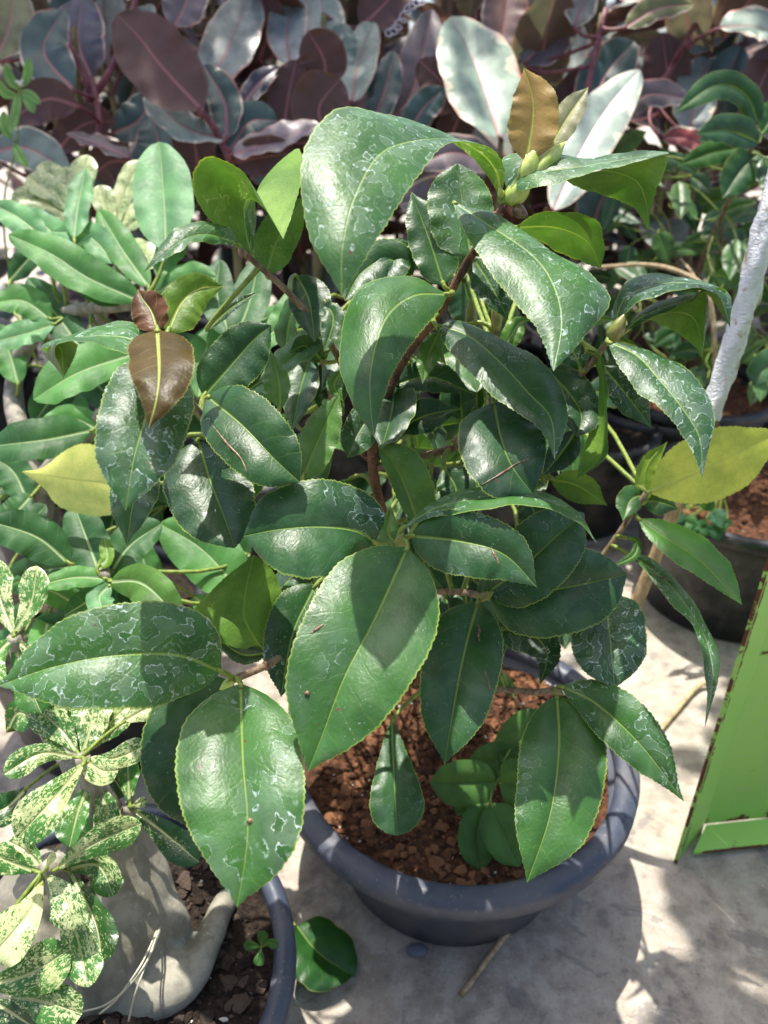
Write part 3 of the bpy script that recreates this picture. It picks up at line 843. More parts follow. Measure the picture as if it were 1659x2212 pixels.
C.leaf([(1394, 1068), (1362, 1080), (1345, 1125)], (30, 28), (.495, .485), MD, amount=.05)
C.leaf([(1388, 1082), (1430, 1086), (1465, 1100)], (30, 26), (.50, .50), MD, amount=.05)
C.sheet([(1360, 1198, .49), (1400, 1242, .478), (1440, 1292, .462), (1497, 1358, .445), (1520, 1432, .432), (1526, 1500, .426), (1522, 1574, .42)],
        [(1360, 1198, .49), (1418, 1238, .482), (1470, 1290, .468), (1520, 1372, .45), (1538, 1440, .438), (1536, 1500, .43), (1522, 1574, .42)],
        [(1360, 1198, .49), (1408, 1204, .496), (1458, 1250, .486), (1512, 1325, .468), (1553, 1408, .45), (1549, 1475, .436), (1522, 1574, .42)], MD, .6, bulge=.12)
C.leaf([(1345, 1160), (1375, 1170), (1368, 1200), (1320, 1225)], (10, 10), (.495, .48), MD, amount=.1, prof='narrow')
# upper middle
C.leaf([(1018, 562), (1000, 450), (988, 353)], (66, 82), (.43, .425), MD, amount=.58, prof='round', roll=5)
C.leaf([(959, 618), (928, 520), (888, 414)], (50, 48), (.425, .425), DK, amount=.45, prof='broad')
C.sheet([(1095, 415, .398), (1145, 410, .384), (1225, 388, .374), (1330, 361, .368), (1437, 334, .362), (1440, 340, .362)],
        [(1095, 415, .398), (1130, 375, .392), (1225, 365, .384), (1330, 348, .374), (1437, 331, .364), (1440, 340, .362)],
        [(1095, 415, .398), (1086, 340, .406), (1150, 328, .404), (1250, 340, .398), (1350, 330, .382), (1437, 327, .366), (1440, 340, .362)], MD, .78, bulge=.05)
C.sheet([(1222, 388, .376), (1265, 412, .392), (1330, 430, .395), (1375, 457, .388), (1400, 498, .378)],
        [(1300, 368, .371), (1340, 375, .378), (1378, 395, .380), (1396, 440, .379), (1400, 498, .378)],
        [(1437, 333, .363), (1442, 348, .364), (1430, 385, .367), (1412, 425, .371), (1400, 498, .378)], MD, .35, flipL=True, flipR=True, stalk=False, name='leaf_tip', bulge=.02)
C.sheet([(1110, 492, .43), (1180, 530, .445), (1240, 560, .44), (1298, 580, .42)],
        [(1110, 492, .43), (1200, 492, .425), (1268, 522, .42), (1298, 580, .42)],
        [(1110, 492, .43), (1160, 462, .418), (1230, 457, .405), (1290, 480, .402), (1307, 530, .408), (1298, 580, .42)], MD, .1, flipL=True, flipR=True)
C.leaf([(1136, 348), (1150, 262), (1149, 205), (1132, 146)], (57, 54), (.39, .375), BRONZE, prof='broad', mat=M['young'], amount=0, fold=-14, serr=.7)
C.leaf([(1188, 318), (1228, 250), (1271, 188)], (30, 32), (.395, .39), PALE, prof='broad', mat=M['young'], amount=0, fold=-10, serr=.7)
# middle
C.leaf([(440, 856), (500, 788), (550, 732), (586, 703)], (62, 58), (.40, .395), DK, amount=.3, prof='round', roll=10)
C.leaf([(448, 856), (525, 920), (590, 988), (648, 1042)], (82, 76), (.395, .37), DK, amount=.34, prof='round', roll=5, arch=.01)
C.leaf([(428, 950), (455, 1040), (482, 1110), (508, 1184)], (100, 84), (.425, .40), DK2, amount=.32, prof='round')
C.leaf([(330, 975), (292, 1070), (274, 1179)], (56, 52), (.425, .41), DK, amount=.5)
C.leaf([(655, 1032), (688, 950), (733, 849)], (46, 42), (.43, .425), BR, amount=.25, prof='broad', roll=-10)
C.leaf([(606, 884), (602, 820), (584, 756)], (24, 34), (.425, .425), BR, amount=.25)
C.leaf([(902, 1128), (884, 1075), (855, 1010), (817, 964)], (62, 26), (.435, .425), BR, amount=.3, prof='round', roll=-15)
C.leaf([(863, 1178), (838, 1150), (846, 1096)], (26, 30), (.42, .43), BR, amount=.2)
C.leaf([(850, 832), (930, 815), (1022, 850)], (36, 38), (.46, .455), DK2, amount=.1)
C.leaf([(856, 930), (920, 898), (996, 882)], (40, 38), (.455, .445), DK2, amount=.25)
C.leaf([(950, 715), (925, 770), (912, 830)], (26, 24), (.45, .445), BR, amount=.2)
C.leaf([(1020, 555), (1062, 620), (1098, 692)], (42, 40), (.425, .42), DK, amount=.6)
C.leaf([(890, 600), (840, 560), (780, 590), (745, 650)], (45, 45), (.435, .42), DK, amount=.35, prof='round')
C.leaf([(890, 525), (850, 560), (815, 640)], (40, 44), (.44, .43), DK, amount=.3)
C.leaf([(640, 595), (668, 650), (680, 740)], (46, 48), (.45, .44), DK2, amount=.3)
C.leaf([(700, 650), (720, 690), (700, 760)], (26, 26), (.44, .435), DK, amount=.3)
C.leaf([(440, 720), (500, 665), (562, 628)], (12, 14), (.43, .43), DK, amount=.4, prof='narrow')
C.leaf([(700, 782), (660, 748), (624, 762)], (28, 20), (.46, .45), DK2, amount=.1, flip=True)
C.leaf([(740, 800), (722, 832), (742, 868)], (18, 16), (.44, .44), BR, amount=0)
C.leaf([(960, 1010), (985, 1060), (960, 1110)], (46, 46), (.455, .45), DK, amount=.3)
C.leaf([(1130, 1070), (1160, 1120), (1140, 1150)], (40, 36), (.43, .42), DK2, amount=.2)
C.leaf([(1010, 700), (1000, 740), (1030, 775)], (24, 24), (.44, .44), DK2, amount=.2)
C.leaf([(1085, 760), (1120, 700), (1150, 690)], (24, 22), (.44, .44), BR, amount=0)
C.leaf([(1240, 700), (1280, 692), (1330, 690)], (16, 14), (.41, .40), BR, amount=0)
C.leaf([(1330, 735), (1350, 742), (1378, 748)], (12, 12), (.40, .40), YG, amount=0, mat=M['young'])
C.sheet([(262, 1050, .50), (240, 980, .49), (185, 957, .49), (140, 974, .495), (95, 1008, .50), (47, 1019, .505)],
        [(262, 1050, .50), (200, 1040, .505), (150, 1034, .507), (100, 1026, .507), (70, 1022, .506), (47, 1019, .505)],
        [(262, 1050, .50), (255, 1105, .51), (195, 1114, .512), (130, 1096, .512), (98, 1058, .51), (47, 1019, .505)], (0.50, 0.62, 0.20), 0, mat=M['young'], flipL=True, flipR=True)

# leaves deep inside the crown
rf = random.Random(21)
for i in range(62):
    a = rf.uniform(0, 6.283)
    q = math.sqrt(rf.uniform(0.05, 1))
    x, y = 880 + 330 * q * math.cos(a), 960 + 400 * q * math.sin(a)
    dd = rf.uniform(.455, .56)
    L_ = rf.uniform(120, 190)
    b = rf.uniform(-0.6, 0.6) + (math.pi / 2 if rf.random() < .8 else -math.pi / 2) + (x - 880) / 330 * -0.7
    C.leaf([(x, y), (x + L_ * .5 * math.cos(b) + rf.uniform(-14, 14), y + L_ * .5 * math.sin(b)), (x + L_ * math.cos(b), y + L_ * math.sin(b))],
           rf.uniform(38, 58), (dd, dd - rf.uniform(-.02, .04)), rf.choice([DK, DK2, MD, MD]), roll=rf.uniform(-50, 50), fold=-10, amount=rf.uniform(.1, .5), prof=rf.choice(['camellia', 'broad', 'round']), n=33, serr=0)

# brown scratches on the blades
from mathutils.bvhtree import BVHTree
def scratch(px, pts, r, mat='scar'):
    p0 = pts[len(pts) // 2]
    best = None
    for o in C.root.children:
        if o.name.startswith('leaf'):
            off = np.array(o.location) + np.array(C.root.location)
            bb = BVHTree.FromPolygons([Vector(v.co) + Vector(off) for v in o.data.vertices], [tuple(q.vertices) for q in o.data.polygons])
            hit = bb.ray_cast(Vector(CO), Vector(P(p0[0], p0[1], 1.0) - CO).normalized())
            if hit[0] is not None and (best is None or hit[3] < best[0]):
                best = (hit[3], bb)
    if best is None:
        return
    w = []
    for x, y in spline(pts, 9)[:, :2]:
        h = best[1].ray_cast(Vector(CO), Vector(P(x, y, 1.0) - CO).normalized())
        if h[0] is not None:
            w.append(np.array(h[0]))
    if len(w) > 3:
        tube('scar', w, [r * .4, r, r * 1.1, r * .8, r * .4], M[mat], C.root, 6, 24, .3)
for pts, r in [([(1040, 1048), (1080, 1025), (1115, 1003), (1148, 988)], .0006), ([(460, 920), (490, 958), (520, 990), (534, 1022)], .0006), ([(1061, 1184), (1066, 1195), (1072, 1205), (1078, 1220)], .0006),
               ([(1032, 1348), (1035, 1360), (1033, 1372), (1036, 1385)], .0010), ([(1048, 1450), (1052, 1465), (1056, 1480), (1059, 1494)], .0006), ([(538, 1768), (540, 1772), (541, 1775), (540, 1780)], .0012),
               ([(700, 1348), (688, 1356), (680, 1362), (672, 1368)], .0008), ([(664, 1492), (664, 1496), (665, 1499), (664, 1502)], .0012), ([(1395, 1235), (1420, 1245), (1440, 1252), (1458, 1262)], .0007)]:
    scratch(0, pts, r)

# the far side of the crown
for i in range(46):
    a, q, zz = rf.uniform(0, 6.283), math.sqrt(rf.uniform(.05, 1)), rf.uniform(.20, .47)
    c0 = np.array((.07 + .17 * q * math.cos(a), .56 + .10 * q * math.sin(a), zz))
    rel = c0 - CO
    dep = rel.dot(CF)
    px_, py_ = 829.5 + F * rel[0] / dep, 1106 - F * rel.dot(CU) / dep
    if py_ < 560 or px_ > 1270 or px_ < 500:
        continue
    L_ = rf.uniform(90, 140)
    b = rf.uniform(-.2, 3.3)
    C.leaf([(px_, py_), (px_ + .5 * L_ * math.cos(b), py_ + .5 * L_ * math.sin(b)), (px_ + L_ * math.cos(b), py_ + L_ * math.sin(b))], rf.uniform(30, 46), (dep, dep + rf.uniform(-.02, .05)),
           rf.choice([DK, DK2, MD]), roll=rf.uniform(-50, 50), amount=rf.uniform(.1, .4), prof='camellia', n=25, serr=0)

# buds and nodes
def pb(bx, by, tx, ty, d0, d1, r, mat='bud', name='bud'):
    return bud(C, P(bx, by, d0), P(tx, ty, d1), r, M[mat], name)
pb(1073, 716, 1070, 628, .435, .43, .0034)
pb(1016, 712, 1018, 640, .445, .442, .0036)
pb(1318, 735, 1352, 676, .39, .385, .0042)
pb(862, 1180, 872, 1152, .392, .385, .0036)
pb(1034, 1294, 1068, 1278, .43, .42, .0030)
pb(503, 1470, 474, 1490, .375, .365, .0024, 'fresh_bud')
pb(1196, 1492, 1218, 1502, .44, .43, .0026)
pb(1098, 440, 1150, 375, .40, .392, .0056, 'fresh_bud')
pb(1130, 398, 1160, 316, .396, .388, .0056, 'fresh_bud', 'bud_scale')
pb(1150, 385, 1222, 306, .394, .39, .0052, 'fresh_bud', 'bud_scale')
pb(1083, 428, 1080, 402, .40, .395, .0020, 'fresh_bud')
bud(C, P(1110, 450, .40), P(1142, 470, .395), .0034, M['scar'], 'dry_bud')
bud(C, P(585, 1432, .39), P(560, 1445, .388), .0028, M['scar'], 'leaf_scar')
bud(C, P(530, 555, .415), P(515, 535, .41), .0024, M['scar'], 'leaf_scar')
bud(C, P(1062, 474, .404), P(1088, 462, .40), .0032, M['bark'], 'leaf_scar')

# ------------------------------------------------------------------ seedling in the camellia pot
sf = PZ(1050, 1735, 0.118)
W = Plant('weed_seedling', tuple(sf), 'soft green seedling with paired oval leaves growing at the edge of the camellia pot', 'seedling', M['weed'], M['petiole'])
W.stem([sf, sf + (0.002, 0.006, 0.03), P(1072, 1690, .565), P(1090, 1640, .555)], [.0012, .001, .0009, .0007], M['petiole'])
GW = (0.075, 0.18, 0.045)
for pts, w, d in [([(1085, 1650), (1130, 1590), (1168, 1530)], 52, (.565, .575)), ([(1072, 1688), (1000, 1690), (928, 1690)], 52, (.56, .55)),
                  ([(1075, 1685), (1080, 1640), (1010, 1660)], 40, (.57, .56)), ([(1078, 1692), (1110, 1690), (1150, 1690)], 56, (.555, .545)),
                  ([(1060, 1735), (1090, 1800), (1122, 1872)], 48, (.55, .53)), ([(1055, 1735), (1030, 1800), (1040, 1880)], 42, (.555, .54)),
                  ([(1060, 1725), (1020, 1730), (985, 1760)], 30, (.57, .56)), ([(1110, 1500), (1085, 1470), (1060, 1450)], 16, (.60, .60))]:
    W.leaf(pts, w, d, GW, prof='round', serr=0.0, wave=.0004, amount=0, bulge=.12, stalk_r=.0007)

# ------------------------------------------------------------------ stake in the camellia pot
s0 = PZ(1255, 1590, 0.10)
sp = [s0, P(1400, 1240, .60), P(1545, 870, .555), P(1650, 500, .52), P(1700, 330, .505)]
st = thing('plant_stake', tuple(s0), 'wooden stake wrapped in shiny white plastic film beside the camellia', 'stake')
tube('pole', sp, [.0055, .0055, .0052, .005, .005], M['dry'], st, 10, 60, .04, 5)
wp = spline([P(1532, 905, .556), P(1600, 690, .538), P(1650, 500, .52), P(1702, 322, .505)], 70)
V, Fc, c = tube_data(wp, [.0070, .0078, .0075, .0080, .0076], 22, 70)
V = np.array(V)
rs = np.random.RandomState(4)
for i in range(70):
    for k in range(22):
        th = 2 * math.pi * k / 22
        q = 0.10 * math.sin(5 * th + i * .55) + 0.07 * math.sin(3 * th - i * .33 + 1) + 0.05 * rs.uniform(-1, 1)
        V[i * 22 + k] += (V[i * 22 + k] - c[i]) * q
link_mesh('plastic_wrap', V, Fc, M['wrap'], st, s0)

# ------------------------------------------------------------------ green metal stand
gA, gB = PZ(1462, 1853, 0.0), PZ(1512, 1798, 0.0)
stand = thing('metal_stand', tuple(gA), 'bright green painted sheet metal stand with rusty edges on the concrete', 'stand')
def plate(name, quad, thick, nrm, mat, edge_cols=None):
    """A sheet with thickness, cut 12 x 20 so that the rust can follow its free edges."""
    q = np.array(quad, float)
    nu, nv = 10, 24
    nrm = np.array(nrm, float) / np.linalg.norm(nrm)
    V, E, Fc = [], [], []
    for side in (0, 1):
        for j in range(nv + 1):
            for i in range(nu + 1):
                u, v = i / nu, j / nv
                p = (q[0] * (1 - u) + q[1] * u) * (1 - v) + (q[3] * (1 - u) + q[2] * u) * v
                V.append(p + nrm * (thick * (0.5 - side)))
                E.append(1.0 if (edge_cols and ((i <= 1 and 'l' in edge_cols) or (j == 0 and 'b' in edge_cols) or (i >= nu - 1 and 'r' in edge_cols) or (j >= nv and 't' in edge_cols))) else 0.0)
    st_ = (nu + 1) * (nv + 1)
    for j in range(nv):
        for i in range(nu):
            a = j * (nu + 1) + i
            Fc.append((a, a + 1, a + nu + 2, a + nu + 1))
            Fc.append((st_ + a + nu + 1, st_ + a + nu + 2, st_ + a + 1, st_ + a))
    rim = [i for i in range(nu)] + [nu + j * (nu + 1) for j in range(nv)] + [nv * (nu + 1) + i for i in range(nu, 0, -1)] + [j * (nu + 1) for j in range(nv, 0, -1)]
    for k in range(len(rim)):
        a, b = rim[k], rim[(k + 1) % len(rim)]
        Fc.append((b, a, st_ + a, st_ + b))
    o = link_mesh(name, V, Fc, mat, stand, gA, smooth=False)
    at = o.data.attributes.new('edge', 'FLOAT', 'POINT')
    at.data.foreach_set('value', np.asarray(E, dtype=np.float32))
    return o
up = np.array((0.018, 0.03, 0.56))
ext = np.array((0.42, 0.05, 0))
dAB = gB - gA
plate('flange', [gA + (0, 0, .001), gB + (0, 0, .001), gB + up, gA + up], .003, (dAB[1], -dAB[0], 0), M['green'], 'lb')
plate('panel', [gB + (.001, .001, .012), gB + ext + (0, 0, .012), gB + ext + up, gB + up + (.001, .001, 0)], .002, (0, -1, 0.05), M['green'], 'b')
plate('bottom_lip', [gA + (.012, -.002, .009), gA + ext + (.012, -.002, .009), gB + ext + (0, -.002, .012), gB + (.002, -.002, .012)], .003, (0, 0, 1), M['green'], 'b')
plate('edge_fold', [gA + (-.004, -.006, .001), gA + (.0, -.001, .001), gA + up, gA + up + (-.004, -.006, 0)], .003, (0.8, -0.6, 0), M['green'], 'lb')

# ------------------------------------------------------------------ desert rose with swollen trunk
def merged(name, tubes, voxel, mat, parent, origin):
    V, Fc = [], []
    for k, (pts, rad) in enumerate(tubes):
        v, f, _ = tube_data(pts, rad, 14, 26, .03, k)
        o = len(V)
        V += list(v)
        Fc += [tuple(o + i for i in q) for q in f]
    me = bpy.data.meshes.new(name)
    me.from_pydata((np.array(V) - np.array(origin)).tolist(), [], Fc)
    tmp = bpy.data.objects.new(name, me)
    COL.objects.link(tmp)
    md = tmp.modifiers.new('r', 'REMESH'); md.mode = 'VOXEL'; md.voxel_size = voxel
    sm = tmp.modifiers.new('s', 'SMOOTH'); sm.factor = .5; sm.iterations = 6
    dg = bpy.context.evaluated_depsgraph_get()
    ev = bpy.data.meshes.new_from_object(tmp.evaluated_get(dg))
    bpy.data.objects.remove(tmp)
    ev.name = name
    ev.materials.clear(); ev.materials.append(mat)
    ev.polygons.foreach_set('use_smooth', np.ones(len(ev.polygons), dtype=bool))
    o = bpy.data.objects.new(name, ev)
    COL.objects.link(o)
    o.parent = parent
    o.location = np.array(origin) - np.array(parent.location)
    return o

af = np.array((-0.17, 0.25, 0.108))
A = Plant('desert_rose', tuple(af), 'desert rose with swollen grey trunk, forked roots and cream speckled leaves', 'plant', M['mottled'], M['petiole'])
cz = 0.115
def G(px, py, z): return PZ(px, py, z)
merged('swollen_trunk', [
    ([G(150, 2120, .105), G(230, 2060, .125), G(290, 1960, .15), G(280, 1870, .175), G(245, 1790, .205)], [.030, .034, .029, .021, .015]),
    ([G(290, 2000, .14), G(350, 1965, .15), G(385, 1992, .142), G(388, 2005, .130)], [.022, .014, .0095, .006]),
    ([G(240, 2120, .105), G(340, 2150, .118), G(410, 2110, .125), G(450, 2030, .125), G(480, 1960, .118), G(505, 1930, .108)], [.024, .018, .0125, .0098, .0090, .0085]),
    ([G(300, 2060, .12), G(370, 2080, .125), G(390, 2120, .122)], [.022, .014, .009]),
    ([G(100, 2100, .11), G(70, 1950, .15), G(150, 1900, .16)], [.032, .028, .022])], .0028, M['caudex'], A.root, af)
for pts in ([(350, 1990, .150), (338, 2030, .160), (312, 2085, .170), (268, 2140, .166), (225, 2172, .152), (175, 2186, .138)], [(350, 1990, .150), (332, 2040, .164), (305, 2110, .168), (288, 2160, .158), (278, 2205, .140)], [(346, 1992, .150), (322, 2050, .166), (296, 2098, .172), (250, 2160, .160), (215, 2190, .146)], [(376, 2005, .134), (380, 2030, .122), (372, 2055, .114)]):
    tube('root', [G(*p) for p in pts], [.0007, .0006, .0006], M['root'], A.root, 6, 24, .05, 3)
A.lean = 16.0
nA, nB, nC = P(90, 1885, .415), P(178, 1635, .43), P(280, 1742, .45)
A.stem([G(245, 1800, .20), P(200, 1790, .44), P(140, 1850, .425), nA], [.014, .009, .0065, .0045], M['grey_stem'], 'branch')
A.stem([G(245, 1800, .20), P(225, 1740, .455), P(195, 1680, .44), nB], [.015, .010, .0075, .0045], M['grey_stem'], 'branch')
A.stem([G(250, 1800, .20), P(270, 1770, .46), nC], [.012, .006, .004], M['grey_stem'], 'branch')
nD = P(30, 1375, .45)
A.stem([P(225, 1740, .455), P(120, 1600, .48), P(60, 1480, .47), nD], [.009, .007, .006, .004], M['grey_stem'], 'branch')
VG = (0.045, 0.155, 0.028)
def VL(pts, w, d, amt, **kw):
    A.leaf(pts, w, d, kw.pop('col', VG), prof=kw.pop('prof', 'obovate'), serr=0, wave=kw.pop('wave', .0012), amount=amt, stalk_r=.0012, n=33, bulge=.08, **kw)
VL([(92, 1905), (60, 1975), (-22, 2070)], (52, 54), (.415, .39), .92, arch=.01)
VL([(102, 1888), (140, 1938), (162, 2008)], (40, 42), (.415, .395), .78, arch=.008)
VL([(118, 1880), (200, 1825), (306, 1778)], (34, 36), (.415, .405), .55, roll=12)
VL([(80, 1883), (30, 1865), (-25, 1842)], (32, 30), (.415, .41), .45)
VL([(95, 1880), (62, 1842), (18, 1816)], (26, 26), (.42, .425), .85)
VL([(100, 1878), (108, 1860), (120, 1842)], (9, 9), (.412, .40), .95, col=(.20, .12, .03))
VL([(182, 1648), (130, 1710), (36, 1812)], (50, 46), (.425, .40), .72, arch=.01)
VL([(168, 1636), (90, 1628), (8, 1672)], (28, 28), (.43, .415), .62)
VL([(178, 1628), (196, 1570), (205, 1495)], (44, 46), (.435, .445), .70)
VL([(170, 1628), (128, 1572), (72, 1528)], (38, 36), (.435, .445), .50)
VL([(186, 1640), (250, 1638), (322, 1606)], (26, 26), (.43, .43), .80)
VL([(186, 1642), (220, 1664), (256, 1664)], (30, 28), (.43, .42), .88, prof='elliptic')
VL([(186, 1625), (230, 1570), (280, 1520)], (36, 34), (.44, .45), .60)
VL([(262, 1562), (320, 1530), (394, 1506)], (36, 38), (.44, .445), .62)
VL([(112, 1900), (160, 2000), (192, 2132)], (40, 44), (.42, .40), .55)
VL([(150, 1880), (205, 1990), (222, 2078)], (38, 42), (.43, .415), .36, col=(.025, .085, .02))
VL([(-40, 2130), (60, 2105), (152, 2050)], (52, 48), (.39, .385), .55)
VL([(20, 2150), (100, 2165), (178, 2190)], (48, 44), (.395, .385), .52)
VL([(-20, 2160), (30, 2190), (90, 2230)], (40, 44), (.40, .39), .3, col=(.02, .07, .02))
VL([(140, 1880), (212, 1870), (246, 1935)], (34, 34), (.43, .425), .45)
VL([(195, 1690), (170, 1750), (150, 1830)], (40, 38), (.44, .43), .35)
VL([(200, 1690), (230, 1740), (235, 1800)], (30, 30), (.445, .44), .7)
VL([(283, 1744), (350, 1795), (430, 1862)], (34, 34), (.45, .435), .22, col=(.02, .08, .02))
VL([(281, 1740), (278, 1690), (275, 1630)], (26, 26), (.45, .455), .3)
VL([(285, 1742), (300, 1735), (318, 1730)], (11, 11), (.448, .44), .85)
VL([(32, 1372), (0, 1290), (-14, 1205)], (36, 38), (.45, .46), .72)
VL([(30, 1372), (68, 1300), (80, 1222)], (34, 32), (.45, .455), .55)
VL([(28, 1378), (-10, 1420), (-30, 1480)], (40, 40), (.45, .43), .4)
VL([(36, 1380), (80, 1420), (130, 1440)], (24, 24), (.45, .45), .6)
VL([(30, 1378), (50, 1450), (90, 1540)], (38, 40), (.455, .45), .25)
VL([(120, 1520), (140, 1560), (95, 1600)], (36, 36), (.46, .45), .45)
VL([(15, 1580), (40, 1540), (80, 1560)], (34, 34), (.47, .46), .3)
VL([(245, 1500), (240, 1450), (290, 1420)], (34, 34), (.47, .47), .65)
VL([(60, 1700), (20, 1740), (-20, 1760)], (36, 36), (.46, .45), .3, col=(.02, .08, .02))
VL([(190, 1700), (240, 1680), (270, 1720)], (30, 30), (.46, .46), .2, col=(.02, .07, .02))
VL([(60, 1480), (100, 1500), (160, 1490)], (30, 30), (.47, .47), .4)

# seedling in the desert rose pot
cf = G(563, 2060, .118)
K = Plant('clover_seedling', tuple(cf), 'tiny four-leaved green sprout beside the desert rose root', 'seedling', M['weed'], M['petiole'])
K.stem([cf, cf + (0, -.002, .010), G(565, 2045, .134)], [.0008, .0007, .0006], M['petiole'])
for pts in ([(565, 2045), (545, 2042), (526, 2040)], [(566, 2045), (582, 2036), (602, 2042)], [(565, 2043), (566, 2025), (572, 2010)], [(564, 2048), (562, 2065), (556, 2086)]):
    K.leaf(pts, 12, (.47, .465), (0.05, 0.14, 0.03), prof='obovate', serr=0, amount=0, n=15, stalk_r=.0004, wave=0)

# ------------------------------------------------------------------ green desert rose on the left
nf = np.array((-0.30, 0.60, 0.0))
make_pot(tuple(nf), 0.12, 0.09, 0.16, 0.012, 'plastic pot under the plain green desert rose with pale midribs', M['black_pot'], M['dark_soil'], .018, 150, 11)
N_ = Plant('desert_rose', (nf[0], nf[1], .14), 'plain green desert rose with pale midribs and grey stems beside the camellia', 'plant', M['adenium'], M['petiole'])
b0 = nf + (0, 0, .135)
nE, nFn, nGn, nH = P(310, 655, .585), P(225, 1250, .50), P(300, 780, .56), P(520, 720, .57)
N_.lean = 22.0
N_.stem([b0, b0 + (-.01, -.01, .10), P(75, 1060, .62), P(30, 830, .66), P(110, 690, .63), nE], [.024, .017, .011, .008, .006, .0045], M['grey_stem'])
N_.stem([b0, b0 + (.02, -.03, .10), P(215, 1180, .56), nFn], [.020, .014, .007, .0045], M['grey_stem'])
N_.stem([P(75, 1060, .62), P(190, 930, .60), P(270, 850, .58), nGn], [.010, .008, .006, .0045], M['grey_stem'])
N_.stem([P(190, 930, .60), P(380, 880, .60), P(470, 800, .59), nH], [.008, .007, .006, .0045], M['grey_stem'])
AG, AM, AD = (0.10, 0.26, 0.11), (0.065, 0.20, 0.050), (0.032, 0.105, 0.034)
def NL(pts, w, d, col=AM, **kw):
    N_.leaf(pts, w, d, col, prof=kw.pop('prof', 'elliptic'), serr=0, wave=kw.pop('wave', .0012), amount=0, stalk_r=.0014, n=33, bulge=.08, **kw)
NL([(360, 545), (355, 440), (345, 307)], (66, 64), (.585, .60), AG)
NL([(306, 652), (190, 600), (110, 548), (18, 506)], (46, 44), (.58, .56), AM, arch=.01)
NL([(322, 620), (265, 540), (213, 452)], (34, 32), (.585, .60), AM)
NL([(160, 515), (170, 440), (186, 364)], (30, 28), (.60, .61), AG)
NL([(290, 765), (170, 805), (72, 863)], (58, 54), (.56, .53), AM, arch=.008)
NL([(340, 600), (380, 520), (410, 462)], (34, 32), (.59, .60), AM)
NL([(300, 640), (230, 640), (150, 600)], (24, 26), (.585, .58), AD)
NL([(180, 560), (100, 490), (60, 450)], (30, 30), (.60, .61), AG)
NL([(100, 520), (40, 470), (-20, 440)], (30, 34), (.60, .60), AG)
NL([(250, 570), (190, 510), (110, 500)], (34, 30), (.60, .60), AG)
NL([(330, 640), (400, 600), (470, 600)], (32, 34), (.585, .58), AM)
NL([(505, 740), (540, 650), (560, 555)], (44, 40), (.57, .585), AD)
NL([(500, 730), (470, 640), (475, 560)], (40, 38), (.575, .59), AD)
NL([(520, 760), (610, 700), (640, 620)], (34, 34), (.575, .58), AM)
NL([(430, 860), (440, 780), (460, 700)], (40, 40), (.585, .59), AM)
NL([(110, 690), (50, 650), (-20, 655)], (36, 34), (.61, .60), AM)
NL([(120, 700), (60, 720), (-20, 740)], (32, 34), (.61, .60), AG)
NL([(40, 830), (20, 760), (-10, 700)], (34, 34), (.64, .64), AM)
NL([(180, 760), (130, 690), (60, 600)], (36, 36), (.60, .61), AD)
NL([(200, 930), (100, 950), (-30, 965)], (50, 46), (.58, .56), AD, arch=.01)
NL([(215, 930), (160, 905), (90, 910)], (30, 30), (.59, .58), AM)
NL([(150, 1217), (80, 1160), (-25, 1125)], (44, 46), (.51, .49), AD)
NL([(216, 1238), (190, 1170), (160, 1090)], (46, 44), (.505, .515), AD)
NL([(232, 1250), (160, 1248), (84, 1264)], (26, 28), (.50, .485), AM, roll=15)
NL([(238, 1256), (310, 1262), (392, 1340)], (42, 40), (.50, .475), BR, arch=.012)
NL([(236, 1245), (280, 1180), (350, 1130)], (44, 46), (.51, .52), AD)
NL([(530, 1290), (440, 1190), (345, 1130)], (62, 62), (.53, .53), AM)
NL([(540, 1200), (480, 1170), (420, 1130)], (60, 60), (.55, .55), AD)
NL([(240, 1262), (215, 1290), (230, 1330)], (28, 30), (.50, .49), AG)
NL([(225, 1245), (200, 1290), (140, 1330)], (30, 30), (.51, .50), AD)
NL([(60, 1080), (30, 1020), (-10, 990)], (36, 36), (.60, .60), AD)
NL([(70, 1070), (30, 1110), (-20, 1130)], (34, 34), (.59, .57), AD)
NL([(30, 1190), (60, 1140), (100, 1090)], (34, 34), (.56, .57), AD)
NL([(210, 1225), (232, 1205), (225, 1160)], (16, 16), (.50, .505), YG)
rg = random.Random(5)
for i in range(46):
    x, y = rg.uniform(-20, 520), rg.uniform(560, 1400)
    dd = rg.uniform(.60, .70)
    L_ = rg.uniform(110, 170)
    b = rg.uniform(0, 6.283)
    NL([(x, y), (x + .5 * L_ * math.cos(b), y + .5 * L_ * math.sin(b) - 8), (x + L_ * math.cos(b), y + L_ * math.sin(b))], rg.uniform(26, 40), (dd, dd + rg.uniform(-.05, .02)), rg.choice([AD, AD, AM]), roll=rg.uniform(-35, 35))

